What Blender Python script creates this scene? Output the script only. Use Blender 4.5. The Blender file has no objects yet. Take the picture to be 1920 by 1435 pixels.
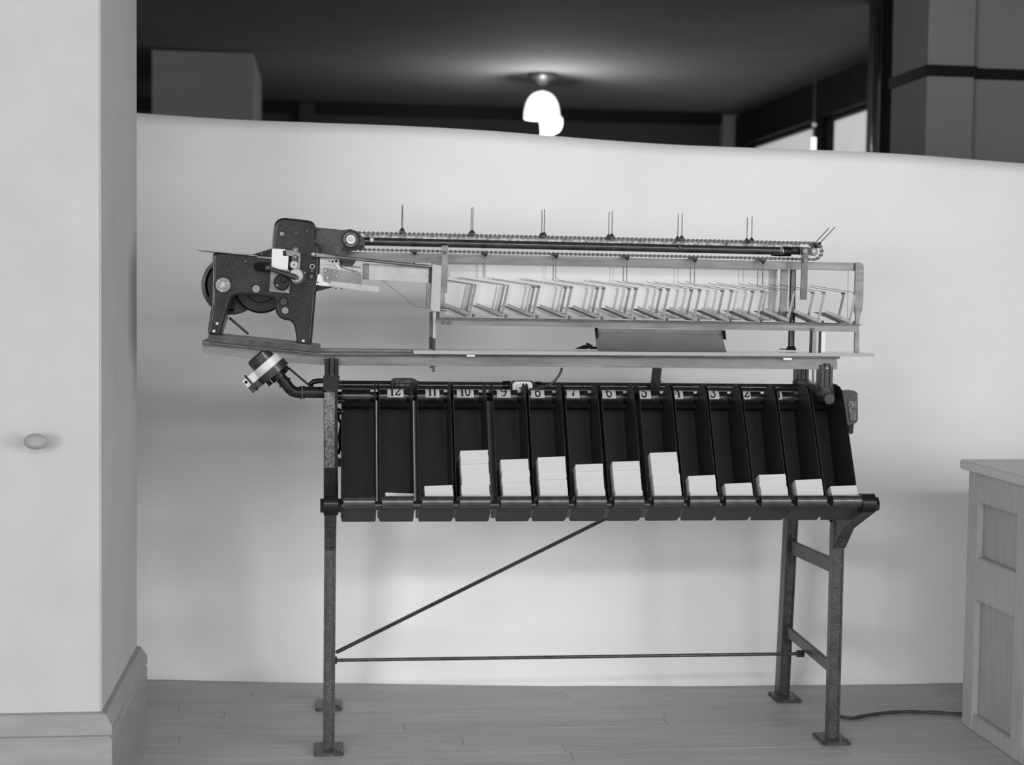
import bpy, bmesh, math, random
from mathutils import Vector, Matrix, noise
random.seed(7)
S = bpy.context.scene
C = S.collection
PI = math.pi

# ------------------------------------------------------------------ camera
FPX, YAW, PIT, ROL = 2933.9, 0.117176, 0.056489, -0.013216   # measured from the vanishing points (1920 px wide frame)
EYE = Vector((0.0, -4.4, 1.302))
def cam_axes():
    cy, sy, cp, sp = math.cos(YAW), math.sin(YAW), math.cos(PIT), math.sin(PIT)
    f = Vector((sy*cp, cy*cp, -sp)); r = Vector((cy, -sy, 0)); d = f.cross(r)
    return r*math.cos(ROL)+d*math.sin(ROL), -r*math.sin(ROL)+d*math.cos(ROL), f
AR, AD, AF = cam_axes()
cd = bpy.data.cameras.new('camera'); cam = bpy.data.objects.new('camera', cd); C.objects.link(cam)
cam.matrix_world = Matrix(((AR.x, -AD.x, -AF.x, EYE.x), (AR.y, -AD.y, -AF.y, EYE.y), (AR.z, -AD.z, -AF.z, EYE.z), (0, 0, 0, 1)))
cd.sensor_width = 36; cd.lens = 36*FPX/1920; cd.clip_start = 0.1; cd.clip_end = 60
cd.dof.use_dof = True; cd.dof.focus_distance = 4.42; cd.dof.aperture_fstop = 3.2
S.camera = cam
# ------------------------------------------------------------------ world, lights, exposure
S.view_settings.view_transform = 'Standard'; S.view_settings.look = 'None'
S.view_settings.gamma = 1; S.view_settings.use_curve_mapping = False
S.view_settings.exposure = -0.12
w = bpy.data.worlds.new('world'); S.world = w; w.use_nodes = True
w.node_tree.nodes['Background'].inputs[0].default_value = (1, 1, 1, 1)
w.node_tree.nodes['Background'].inputs[1].default_value = 1.0
def area(name, loc, target, sx, sy, power):
    l = bpy.data.lights.new(name, 'AREA'); l.shape = 'RECTANGLE'; l.size = sx; l.size_y = sy; l.energy = power
    o = bpy.data.objects.new(name, l); C.objects.link(o); o.location = loc
    o.rotation_euler = (Vector(target)-Vector(loc)).to_track_quat('-Z', 'Y').to_euler(); return o
area('window_daylight_right', (6.0, -5.6, 1.5), (1.2, 0.5, 0.6), 3.0, 2.2, 330)
area('window_daylight_left', (-3.6, -6.6, 1.5), (0.8, 0.2, 0.8), 2.2, 1.6, 170)
area('window_daylight_front', (0.9, -5.8, 2.7), (0.8, 0.3, 0.8), 6.0, 0.28, 95)

# ------------------------------------------------------------------ placing helpers
def P(px, py, Y):                       # the point of the vertical plane y = Y that stands at that place of the picture
    d = AR*((px-960)/FPX)+AD*((py-717.5)/FPX)+AF
    return EYE+d*((Y-EYE.y)/d.y)
def X_(px, py, Y): return P(px, py, Y).x
def Z_(px, py, Y): return P(px, py, Y).z
def Yat(px, py, X):                     # depth at which the plane x = X is met
    d = AR*((px-960)/FPX)+AD*((py-717.5)/FPX)+AF
    return (EYE+d*((X-EYE.x)/d.x)).y
def zpts(ox, oy, s, pts): return [(ox+a/s, oy+b/s) for a, b in pts]
A1 = lambda *pts: zpts(360, 370, 4.7825, pts)      # enlargements the outlines were read from
A2 = lambda *pts: zpts(560, 370, 4.1, pts)
A4 = lambda *pts: zpts(1260, 370, 4.1, pts)
B4 = lambda *pts: zpts(580, 420, 9.565, pts)
B6 = lambda *pts: zpts(450, 640, 9.6, pts)
B8 = lambda *pts: zpts(1460, 660, 8.967, pts)
PXM = 4.4/FPX                            # metres per pixel at the machine

# ------------------------------------------------------------------ materials
def mat(name, col, rough=0.5, metal=0.0, var=0.0, vs=6.0, bump=0.0, bs=60.0, speck=0.0, ss=160.0, th=(0.6, 0.74), emit=0.0, spec=0.5, coat=0.0, stretch=None, mid=(0.3, 0.7)):
    m = bpy.data.materials.new(name); m.use_nodes = True; nt = m.node_tree; N = nt.nodes; L = nt.links
    b = N['Principled BSDF']; b.inputs['Base Color'].default_value = (col, col, col, 1)
    b.inputs['Roughness'].default_value = rough; b.inputs['Metallic'].default_value = metal
    b.inputs['Specular IOR Level'].default_value = spec; b.inputs['Coat Weight'].default_value = coat; b.inputs['Coat Roughness'].default_value = 0.12
    tc = N.new('ShaderNodeTexCoord'); src = tc.outputs['Object']
    if stretch:
        mp = N.new('ShaderNodeMapping'); mp.inputs['Scale'].default_value = stretch; L.new(src, mp.inputs[0]); src = mp.outputs[0]
    last = None
    if var:
        n = N.new('ShaderNodeTexNoise'); n.inputs['Scale'].default_value = vs; n.inputs['Detail'].default_value = 5; n.inputs['Roughness'].default_value = 0.6
        L.new(src, n.inputs[0])
        r = N.new('ShaderNodeMapRange'); r.inputs[1].default_value = mid[0]; r.inputs[2].default_value = mid[1]
        r.inputs[3].default_value = col*(1-var); r.inputs[4].default_value = col*(1+var)
        L.new(n.outputs[0], r.inputs[0]); last = r.outputs[0]
    if speck:
        n = N.new('ShaderNodeTexNoise'); n.inputs['Scale'].default_value = ss; n.inputs['Detail'].default_value = 2
        L.new(tc.outputs['Object'], n.inputs[0])
        r = N.new('ShaderNodeMapRange'); r.inputs[1].default_value = th[0]; r.inputs[2].default_value = th[1]; r.inputs[3].default_value = 0; r.inputs[4].default_value = speck
        L.new(n.outputs[0], r.inputs[0])
        a = N.new('ShaderNodeMath'); a.operation = 'ADD'; L.new(r.outputs[0], a.inputs[0])
        if last: L.new(last, a.inputs[1])
        else: a.inputs[1].default_value = col
        last = a.outputs[0]
    if last: L.new(last, b.inputs['Base Color'])
    if bump:
        n = N.new('ShaderNodeTexNoise'); n.inputs['Scale'].default_value = bs; n.inputs['Detail'].default_value = 4
        L.new(src, n.inputs[0]); q = N.new('ShaderNodeBump'); q.inputs['Strength'].default_value = bump; q.inputs['Distance'].default_value = 0.004
        L.new(n.outputs[0], q.inputs['Height']); L.new(q.outputs[0], b.inputs['Normal'])
    if emit:
        b.inputs['Emission Color'].default_value = (1, 1, 1, 1); b.inputs['Emission Strength'].default_value = emit
    return m
M = dict(
    cloth=mat('white_cloth', 0.86, 0.9, var=0.05, vs=1.3, bump=0.10, bs=400, spec=0.2),
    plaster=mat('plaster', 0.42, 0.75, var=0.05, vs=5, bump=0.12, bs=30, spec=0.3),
    plank=mat('floor_wood', 0.40, 0.5, var=0.16, vs=5, stretch=(0.6, 9, 9), bump=0.05, bs=20),
    plank2=mat('floor_wood_pale', 0.42, 0.5, var=0.16, vs=5, stretch=(0.6, 9, 9), bump=0.05, bs=20),
    plank3=mat('floor_wood_deep', 0.38, 0.5, var=0.16, vs=5, stretch=(0.6, 9, 9), bump=0.05, bs=20),
    seam=mat('floor_under', 0.08, 0.8),
    basewood=mat('baseboard_wood', 0.25, 0.45, var=0.12, vs=6, stretch=(1, 1, 6)),
    casting=mat('black_casting', 0.012, 0.26, var=0.9, vs=12, bump=0.15, bs=110, speck=0.16, ss=420, th=(0.64, 0.76), spec=0.28),  # specks paint small glossy highlights into the colour
    casting2=mat('worn_black_casting', 0.03, 0.33, var=0.7, vs=24, bump=0.2, bs=150, speck=0.16, ss=380, th=(0.62, 0.76), spec=0.35),  # glints painted as bright specks in the worn black
    iron=mat('stand_iron', 0.045, 0.38, var=0.5, vs=40, bump=0.18, bs=170, speck=0.22, ss=320, th=(0.62, 0.74), spec=0.6),
    rough_cast=mat('rough_stippled_casting', 0.12, 0.30, var=0.9, vs=110, bump=1.0, bs=210, speck=0.35, ss=190),
    black=mat('black_enamel', 0.010, 0.2, bump=0.06, bs=60, spec=0.35),
    matte=mat('matt_black', 0.008, 0.8, spec=0.1),
    binblack=mat('black_sheet', 0.020, 0.40, var=0.35, vs=8, bump=0.05, bs=25, stretch=(6, 1, 1), speck=0.05, ss=500, spec=0.45),
    binroll=mat('black_sheet_polished', 0.11, 0.19, metal=0.7, var=0.3, vs=20, spec=0.8),
    flap=mat('black_sheet_flap', 0.04, 0.5, var=0.2, vs=9),
    tubeblack=mat('black_tube', 0.035, 0.15, metal=0.3, var=0.4, vs=30, spec=0.9),
    steel=mat('dull_steel', 0.165, 0.42, metal=0.75, var=0.22, vs=22, bump=0.06, bs=120),
    steeldk=mat('dark_steel', 0.09, 0.4, metal=0.75, var=0.45, vs=28, bump=0.1, bs=120),
    steellt=mat('bright_steel', 0.34, 0.32, metal=0.75, var=0.1, vs=26),
    chrome=mat('polished_steel', 0.5, 0.16, metal=0.9, var=0.05, vs=26),
    whitemetal=mat('white_metal', 0.58, 0.35, metal=0.15, var=0.06, vs=20),
    rail=mat('rail_steel', 0.155, 0.42, metal=0.6, var=0.3, vs=14, stretch=(0.5, 4, 4), bump=0.05, bs=90),
    raildk=mat('rail_steel_dark', 0.05, 0.4, metal=0.5, var=0.5, vs=30),
    polish=mat('polished_top', 0.42, 0.10, metal=0.7, var=0.06, vs=12),
    mirror=mat('glossy_white_plate', 0.74, 0.04, metal=0.32, var=0.03, vs=4),
    zinc=mat('zinc_sheet', 0.32, 0.38, metal=0.55, var=0.10, vs=16, stretch=(0.6, 1, 1)),
    chain=mat('chain_steel', 0.065, 0.34, metal=0.6, var=0.4, vs=60),
    grease=mat('greasy_chain_rail', 0.38, 0.5, metal=0.3, var=0.8, vs=120, bump=1.0, bs=200),
    paper=mat('paper_stack', 0.53, 0.8, var=0.05, vs=9, bump=0.25, bs=260, stretch=(0.3, 0.3, 6), spec=0.2),
    label=mat('white_label', 0.86, 0.7, spec=0.2),
    ink=mat('printed_ink', 0.03, 0.7, spec=0.2),
    rubber=mat('rubber_cord', 0.05, 0.55, spec=0.4),
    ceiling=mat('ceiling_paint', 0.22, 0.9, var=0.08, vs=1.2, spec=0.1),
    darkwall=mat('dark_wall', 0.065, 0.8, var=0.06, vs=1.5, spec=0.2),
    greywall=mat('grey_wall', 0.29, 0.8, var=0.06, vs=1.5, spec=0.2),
    darkwood=mat('dark_trim', 0.012, 0.6, spec=0.2),
    cabwood=mat('cabinet_wood', 0.40, 0.4, var=0.10, vs=8, stretch=(1, 6, 1)),
    cabpanel=mat('cabinet_panel_wood', 0.35, 0.4, var=0.10, vs=8, stretch=(1, 6, 1)),
    cabtop=mat('cabinet_top', 0.55, 0.4, var=0.06, vs=8),
    shade=mat('lit_glass_shade', 0.9, 0.3, emit=1.6),
    shade2=mat('lit_glass_cup', 0.6, 0.4, emit=0.3),
    pane=mat('daylight_pane', 0.7, 0.3, emit=0.42, var=0.2, vs=2),
    canopy=mat('lamp_canopy', 0.12, 0.4, metal=0.5),
    drum=mat('spun_black_metal', 0.06, 0.2, metal=0.6),
)

# ------------------------------------------------------------------ object helpers
ORG = {}
def finish(bm, name, m, parent=None, origin=None, smooth=True, ang=35):
    bmesh.ops.recalc_face_normals(bm, faces=bm.faces)
    org = Vector(origin) if origin is not None else (ORG[parent.name] if parent else Vector((0, 0, 0)))
    if org.length: bmesh.ops.translate(bm, verts=bm.verts, vec=-org)
    me = bpy.data.meshes.new(name); bm.to_mesh(me); bm.free()
    me.materials.append(M[m] if isinstance(m, str) else m)
    if smooth:
        me.polygons.foreach_set('use_smooth', [True]*len(me.polygons)); me.set_sharp_from_angle(angle=math.radians(ang))
    o = bpy.data.objects.new(name, me); C.objects.link(o)
    if parent:
        o.parent = parent; o.location = org-ORG[parent.name]
    else: o.location = org
    ORG[o.name] = org
    return o
def thing(name, label, cat, loc, group=None):
    o = bpy.data.objects.new(name, None); C.objects.link(o); o.location = loc; o.empty_display_size = 0.05
    ORG[o.name] = Vector(loc); o['label'] = label; o['category'] = cat
    if group: o['group'] = group
    return o
def tag(o, label, cat, group=None):
    o['label'] = label; o['category'] = cat
    if group: o['group'] = group
    return o
def struct(o): o['kind'] = 'structure'; return o
def lab(o, l): o['label'] = l; return o
def NB(): return bmesh.new()
def bx(bm, x0, x1, y0, y1, z0, z1, bev=0):
    vs = [bm.verts.new((x, y, z)) for x in (x0, x1) for y in (y0, y1) for z in (z0, z1)]
    fs = [bm.faces.new([vs[i] for i in q]) for q in ((0, 1, 3, 2), (4, 6, 7, 5), (0, 4, 5, 1), (2, 3, 7, 6), (0, 2, 6, 4), (1, 5, 7, 3))]
    if bev: bmesh.ops.bevel(bm, geom=list({e for f in fs for e in f.edges}), offset=bev, segments=2, affect='EDGES', clamp_overlap=True)
    return bm
def frame_of(d):
    d = d.normalized(); u = d.orthogonal().normalized(); return u, d.cross(u)
def cyl(bm, p0, p1, r, n=20, r2=None, cap=True):
    p0, p1 = Vector(p0), Vector(p1); u, v = frame_of(p1-p0); r2 = r if r2 is None else r2
    a = [bm.verts.new(p0+(u*math.cos(t)+v*math.sin(t))*r) for t in [2*PI*i/n for i in range(n)]]
    b = [bm.verts.new(p1+(u*math.cos(t)+v*math.sin(t))*r2) for t in [2*PI*i/n for i in range(n)]]
    for i in range(n): bm.faces.new((a[i], a[(i+1) % n], b[(i+1) % n], b[i]))
    if cap: bm.faces.new(a); bm.faces.new(b)
    return bm
def pipe(bm, p0, p1, r, ri, n=20):       # hollow
    p0, p1 = Vector(p0), Vector(p1); u, v = frame_of(p1-p0)
    R = []
    for p in (p0, p1):
        for q in (r, ri): R.append([bm.verts.new(p+(u*math.cos(t)+v*math.sin(t))*q) for t in [2*PI*i/n for i in range(n)]])
    for a, b in ((0, 2), (1, 3), (0, 1), (2, 3)):
        for i in range(n): bm.faces.new((R[a][i], R[a][(i+1) % n], R[b][(i+1) % n], R[b][i]))
    return bm
def tube(bm, pts, r, n=8, closed=False):
    pts = [Vector(p) for p in pts]; rings = []; prev = None; N_ = len(pts)
    for i, p in enumerate(pts):
        if closed: d = pts[(i+1) % N_]-pts[i-1]
        else: d = pts[min(i+1, N_-1)]-pts[max(i-1, 0)]
        d = d.normalized()
        u = (prev-d*prev.dot(d)) if prev is not None else d.orthogonal()
        if u.length < 1e-6: u = d.orthogonal()
        u = u.normalized(); prev = u; v = d.cross(u)
        rr = r[i] if isinstance(r, (list, tuple)) else r
        rings.append([bm.verts.new(p+(u*math.cos(t)+v*math.sin(t))*rr) for t in [2*PI*k/n for k in range(n)]])
    for i in range(N_ if closed else N_-1):
        a, b = rings[i], rings[(i+1) % N_]
        for k in range(n): bm.faces.new((a[k], a[(k+1) % n], b[(k+1) % n], b[k]))
    if not closed: bm.faces.new(rings[0]); bm.faces.new(rings[-1])
    return bm
def prism(bm, pts, vec, bev=0.0):
    vec = Vector(vec); a = [bm.verts.new(p) for p in pts]; b = [bm.verts.new(Vector(p)+vec) for p in pts]; n = len(a)
    fs = [bm.faces.new(a), bm.faces.new(b)]+[bm.faces.new((a[i], a[(i+1) % n], b[(i+1) % n], b[i])) for i in range(n)]
    if bev:
        bmesh.ops.recalc_face_normals(bm, faces=fs)
        bmesh.ops.bevel(bm, geom=list(fs[0].edges)+list(fs[1].edges), offset=bev, segments=2, affect='EDGES', clamp_overlap=True)
    return bm
def pxprism(bm, pts, Y, dep, bev=0.0): return prism(bm, [P(a, b, Y) for a, b in pts], (0, dep, 0), bev)
def plate(name, pts, Y, dep, m, parent, bev=0.0, **k): return finish(pxprism(NB(), pts, Y, dep, bev), name, m, parent, **k)
def disc_bm(bm, c, rpx, Y, dep, n=28, bev=0.25):
    p = P(c[0], c[1], Y); r = rpx*PXM; b = bev*min(dep, r*0.5)
    cyl(bm, p+Vector((0, b, 0)), p+Vector((0, dep, 0)), r, n); cyl(bm, p, p+Vector((0, b, 0)), r-b, n, r)
    return bm
def disc(name, c, rpx, Y, dep, m, parent, **k): return finish(disc_bm(NB(), c, rpx, Y, dep, **k), name, m, parent)
def rod(name, p0, p1, r, m, parent, n=12): return finish(cyl(NB(), p0, p1, r, n), name, m, parent)
def smooth_poly(pts, it=2):
    for _ in range(it):
        q = []
        for i in range(len(pts)):
            a, b = pts[i], pts[(i+1) % len(pts)]
            q += [(a[0]*.75+b[0]*.25, a[1]*.75+b[1]*.25), (a[0]*.25+b[0]*.75, a[1]*.25+b[1]*.75)]
        pts = q
    return pts
def soft_poly(pts, d=3.0):              # rounds every corner by about d pixels
    out = []; n = len(pts)
    for i in range(n):
        p, a, b = Vector(pts[i]), Vector(pts[i-1]), Vector(pts[(i+1) % n])
        da, db = (a-p), (b-p); la, lb = min(d, da.length*.45), min(d, db.length*.45)
        p0, p1 = p+da.normalized()*la, p+db.normalized()*lb
        for t in (0, .33, .67, 1): out.append(tuple(p0*(1-t)**2+p*2*t*(1-t)+p1*t*t))
    return out
def mesh_of(bm, name, m, ang=35):
    bmesh.ops.recalc_face_normals(bm, faces=bm.faces)
    me = bpy.data.meshes.new(name); bm.to_mesh(me); bm.free(); me.materials.append(M[m])
    me.polygons.foreach_set('use_smooth', [True]*len(me.polygons)); me.set_sharp_from_angle(angle=math.radians(ang)); return me
def put(name, me, parent, loc, rot=(0, 0, 0)):
    o = bpy.data.objects.new(name, me); C.objects.link(o)
    if parent: o.parent = parent; o.location = Vector(loc)-ORG[parent.name]
    else: o.location = loc
    o.rotation_euler = rot; ORG[o.name] = Vector(loc); return o

# ================================================================== ROOM
fl = struct(finish(bx(NB(), -6, 6, -6, 12, -0.12, -0.012), 'floor', 'seam'))
PW = 0.083
base = {}
for i, L_ in enumerate((0.8, 1.3, 1.9)):
    for j, mm in enumerate(('plank', 'plank2', 'plank3')):
        base[(i, j)] = (L_, mesh_of(bx(NB(), 0, L_-0.0012, 0, PW-0.0010, -0.02, 0), 'plank', mm, 60))
y = -0.55
while y < 1.35:
    x = -2.2-random.random()*0.8
    while x < 4.2:
        L_, me = base[(random.randrange(3), random.choice((0, 0, 1, 2)))]
        put('floor_plank', me, fl, (x, y, random.uniform(-0.0004, 0))); x += L_
    y += PW
struct(finish(bx(bx(NB(), -6, 6, -6, -0.55, -0.012, 0), -6, 6, 1.36, 12, -0.012, 0), 'floor_boarding', 'plank', None))
bpy.data.objects['floor_boarding'].parent = fl
H = 3.2
ceil = struct(finish(bx(NB(), -6, 6, -3.0, 12, H, H+0.1), 'ceiling', 'ceiling'))
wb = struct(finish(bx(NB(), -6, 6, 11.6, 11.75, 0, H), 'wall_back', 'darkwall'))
for a, b in ((1355, 1416), (560, 590)):
    finish(bx(NB(), X_(a, 230, 11.5), X_(b, 230, 11.5), 11.48, 11.6, 0, H-0.02), 'pilaster', 'greywall' if a > 1000 else 'darkwall', wb)
finish(bx(NB(), -6, 6, 11.5, 11.6, H-0.12, H), 'cornice', 'darkwood', wb)
XR = 4.2
wz0 = 1.0
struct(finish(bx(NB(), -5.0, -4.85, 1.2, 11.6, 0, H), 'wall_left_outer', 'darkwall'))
def zr(px, py): return P(px, py, Yat(px, py, XR)).z
ztop = (zr(1629, 187)+zr(1455, 250))/2
y_mull = Yat(1536, 240, XR)
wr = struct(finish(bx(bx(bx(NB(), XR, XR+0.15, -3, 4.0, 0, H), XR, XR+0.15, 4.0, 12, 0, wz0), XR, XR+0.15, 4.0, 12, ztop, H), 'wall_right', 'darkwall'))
finish(bx(NB(), XR-0.05, XR, 4.0, 11.6, ztop-0.02, ztop+0.3), 'window_head_band', 'darkwood', wr)
wn = 1
for a, b in ((4.0, 7.2), (7.3, y_mull-0.12), (y_mull+0.12, 11.2)):
    wd = struct(finish(bx(NB(), XR+0.08, XR+0.10, a, b, wz0, ztop), f'window_{wn}', 'pane')); wn += 1
    fr = NB(); t = 0.05
    bx(fr, XR+0.02, XR+0.08, a, b, wz0, wz0+t); bx(fr, XR+0.02, XR+0.08, a, b, ztop-t, ztop)
    bx(fr, XR+0.02, XR+0.08, a, a+t, wz0, ztop); bx(fr, XR+0.02, XR+0.08, b-t, b, wz0, ztop); bx(fr, XR+0.03, XR+0.07, a, b, 1.95, 1.99)
    finish(fr, 'window_frame', 'darkwood', wd)
finish(bx(NB(), XR-0.02, XR+0.12, y_mull-0.12, y_mull+0.12, wz0, ztop), 'window_mullion', 'darkwood', wr)
finish(bx(NB(), XR, XR+0.12, 7.2, 7.3, wz0, ztop), 'window_mullion', 'darkwood', wr)
finish(bx(NB(), XR, XR+0.12, 11.2, 11.6, wz0, ztop), 'wall_panel', 'darkwall', wr)
# dark posts in front of the right wall
Yp = 5.2
po = struct(finish(bx(NB(), X_(1650, 230, Yp), X_(1669, 230, Yp), Yp, Yp+0.25, 0, H), 'pillar_dark', 'darkwood'))
pp = P(1641, 230, Yp-0.1)
finish(cyl(NB(), (pp.x, pp.y, 0), (pp.x, pp.y, H), 0.022, 16), 'drain_pipe', 'tubeblack', po)
# grey pier with a picture rail, right
Yq = 3.0; xq0 = X_(1737, 200, Yq); xq1 = X_(1824, 200, Yq)
yq2 = Yat(1671, 200, xq0)
pr = struct(finish(bx(bx(NB(), xq0, xq1, Yq, yq2, 0, H), xq1, 6, Yq+0.06, yq2, 0, H), 'pillar_grey', 'greywall'))
zb0, zb1 = Z_(1780, 144, Yq), Z_(1780, 123, Yq)
finish(bx(bx(NB(), xq0-0.012, xq1+0.012, Yq-0.012, yq2+0.012, zb0, zb1), xq1, 6, Yq+0.05, yq2, zb0, zb1), 'picture_rail', 'darkwood', pr)
# grey pillar left, far
x0, x1 = X_(285, 150, 8.35), X_(475, 150, 8.35)
struct(finish(bx(NB(), x0, x1, 8.35, 9.9, 0, H-0.01), 'pillar_left', 'greywall'))
finish(bx(NB(), x0-0.9, x0-0.02, 8.9, 9.1, 0, 2.55), 'wall_left_far', 'darkwood'); struct(bpy.data.objects['wall_left_far'])
# near plaster column, left, with its baseboard
XC, YC0, YC1 = -0.563, -0.41, 0.33
col = struct(finish(bx(NB(), -1.9, XC, YC0, YC1, 0, H, 0.004), 'wall_left', 'plaster'))
prof = [(0, 0), (0.030, 0), (0.030, 0.170), (0.024, 0.178), (0.030, 0.184), (0.030, 0.205), (0.012, 0.232), (0, 0.236)]
bb = NB(); path = [Vector((-1.9, YC0, 0)), Vector((XC, YC0, 0)), Vector((XC, YC1, 0))]; outs = [Vector((0, -1, 0)), Vector((1, -1, 0)), Vector((1, 0, 0))]
rings = [[bb.verts.new(p+o*d+Vector((0, 0, z))) for d, z in prof] for p, o in zip(path, outs)]
for a, b in zip(rings, rings[1:]):
    for i in range(len(prof)): bb.faces.new((a[i], a[(i+1) % len(prof)], b[(i+1) % len(prof)], b[i]))
bb.faces.new(rings[0]); bb.faces.new(rings[-1])
struct(finish(bb, 'baseboard_left', 'basewood', ang=20))
# white sheet hung as a backdrop
bpts = [(-1.9, 1.02), (-0.61, 0.916), (0.157, 0.802), (0.8, 0.735), (1.411, 0.693), (2.161, 0.689), (3.4, 0.70)]
def byy(x):
    for (a, ya), (b, yb) in zip(bpts, bpts[1:]):
        if x <= b: return ya+(yb-ya)*(x-a)/(b-a)
    return bpts[-1][1]
bm = NB(); NXb, NZb = 120, 40; grid = []
for i in range(NXb+1):
    x = -1.9+5.3*i/NXb; yb = sum(byy(x+d) for d in (-.2, -.1, 0, .1, .2))/5
    zt = P(260, 212, yb+0.22).z+(P(1840, 290, 0.9).z-P(260, 212, 1.1).z)*(x+0.63)/2.9
    zt += 0.006*math.sin(x*4.1)
    row = []
    for j in range(NZb+1):
        v = j/NZb; z = 0.002+zt*v
        yy = yb+0.22*v**2.2+0.006*noise.noise(Vector((x*2.3, z*0.5, 0)))+0.004*noise.noise(Vector((x*6, z*0.8, 3)))
        yy += 0.05*max(0, 1-v*18)**2*-1
        row.append(bm.verts.new((x, yy, z)))
    grid.append(row)
for i in range(NXb):
    for j in range(NZb): bm.faces.new((grid[i][j], grid[i+1][j], grid[i+1][j+1], grid[i][j+1]))
bd = finish(bm, 'backdrop_sheet', 'cloth', ang=180); sm = bd.modifiers.new('thickness', 'SOLIDIFY'); sm.thickness = 0.004; sm.offset = 1
tag(bd, 'tall white cloth sheet hung behind the machine down to the floor', 'sheet')
# cabinet at the right edge
xs = 1.95
Yf = Yat(1812, 1200, xs)
cb = thing('wooden_cabinet', 'pale wooden cabinet with recessed side panels at the right edge', 'cabinet', (xs, Yf, 0))
zt = P(1799, 879, Yf+.04).z; zt2 = P(1799, 861, Yf+.04).z; y0 = -0.75
cbm = NB(); bx(cbm, xs+0.012, 3.0, y0, Yf-0.004, 0.02, zt)
finish(cbm, 'body', 'cabpanel', cb)
fr = NB(); tz = [0.0, 0.06, 0.47, 0.60, zt-0.06, zt]
for ya, yb2 in ((Yf-0.075, Yf), (y0, y0+0.08), (-0.27, -0.19)): finish(bx(NB(), xs-0.008, xs+0.012, ya, yb2, 0, zt-.0005, 0.003), 'stile', 'cabwood', cb)
for ya, yb2 in ((y0+.0805, -.2705), (-.1895, Yf-.0755)):
    for z0, z1 in ((0, 0.05), (0.40, 0.53), (zt-0.09, zt-.0005)): finish(bx(NB(), xs-0.007, xs+0.012, ya, yb2, z0, z1, 0.003), 'crosspiece', 'cabwood', cb)
finish(bx(NB(), X_(1799, 870, Yf+.04), 3.05, y0-0.05, Yf+0.04, zt, zt2, 0.004), 'top', 'cabtop', cb)
# round knob on the column
kb = NB(); kp = P(70, 827, YC0-0.03); n = 20
for k in range(7):
    pass
prof = [(0, -0.034), (0.012, -0.033), (0.022, -0.027), (0.027, -0.018), (0.024, -0.008), (0.014, -0.002), (0.012, 0.03)]
rr = [[kb.verts.new((kp.x+r*1.1*math.cos(2*PI*i/n), kp.y+d, kp.z+r*0.75*math.sin(2*PI*i/n))) for i in range(n)] for r, d in prof[1:]]
for a, b in zip(rr, rr[1:]):
    for i in range(n): kb.faces.new((a[i], a[(i+1) % n], b[(i+1) % n], b[i]))
kb.faces.new(rr[0]); kb.faces.new(rr[-1])
tag(finish(kb, 'wall_knob', 'greywall'), 'small grey knob on the front of the left plaster column', 'knob')

# ================================================================== LAMPS
LY = 9.07; lc = P(1017, 138, LY); LX = lc.x; sc = (LY+4.4)/FPX
lt = thing('ceiling_lamp', 'lit white glass dome lamp hanging from the dark ceiling', 'lamp', (LX, LY, H))
def lathe(bm, cx, cy, prof, n=32):
    rg = [[bm.verts.new((cx+r*math.cos(2*PI*i/n), cy+r*math.sin(2*PI*i/n), z)) for i in range(n)] for r, z in prof]
    for a, b in zip(rg, rg[1:]):
        for i in range(n): bm.faces.new((a[i], a[(i+1) % n], b[(i+1) % n], b[i]))
    bm.faces.new(rg[0]); bm.faces.new(rg[-1]); return bm
def lz(py): return Z_(1017, py, LY)
finish(lathe(NB(), LX, LY, [(0.125, H), (0.122, H-0.03), (0.10, H-0.055), (0.06, H-0.085), (0.03, H-0.10), (0.014, H-0.105)]), 'canopy', 'canopy', lt)
finish(cyl(NB(), (LX, LY, H-0.1), (LX, LY, lz(171)), 0.013), 'stem', 'canopy', lt)
zt_, zb_ = lz(172), lz(222)
dome = [(0.155*math.sin(a)**0.8 if a else 0.002, zb_+(zt_-zb_)*math.cos(a)**0.9) for a in [i*PI/2*0.999/12 for i in range(13)]]
dome[0] = (0.03, zt_); lathe_d = lathe(NB(), LX, LY, dome+[(0.150, zb_-0.008), (0.10, zb_-0.012)])
finish(lathe_d, 'shade', 'shade', lt)
lo = smooth_poly([(1011, 218), (1052, 216), (1056, 229), (1051, 246), (1040, 251), (1014, 262), (1015, 240)], 2)
finish(pxprism(NB(), lo, LY-0.03, 0.06), 'lower_cup', 'shade2', lt)
pl = bpy.data.lights.new('ceiling_lamp_light', 'POINT'); pl.energy = 42; pl.shadow_soft_size = 0.1
plo = bpy.data.objects.new('ceiling_lamp_light', pl); C.objects.link(plo); plo.location = (LX, LY-0.22, zb_-0.25)
TY = 8.0; tp = P(1526, 258, TY)
tl = thing('tube_lamp', 'small lit tubular lamp hanging by the far right windows', 'lamp', (tp.x, TY, H))
finish(cyl(NB(), (tp.x, TY, Z_(1526, 300, TY)), (tp.x, TY, Z_(1526, 258, TY)), 0.019, 16), 'glass_tube', 'shade', tl)
bm = NB(); bmesh.ops.create_uvsphere(bm, u_segments=16, v_segments=10, radius=0.018, matrix=Matrix.Translation((tp.x, TY, Z_(1526, 234, TY)))); finish(bm, 'ball', 'shade2', tl)
finish(cyl(NB(), (tp.x, TY, Z_(1526, 258, TY)), (tp.x, TY, H), 0.005, 8), 'stem', 'canopy', tl)

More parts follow.
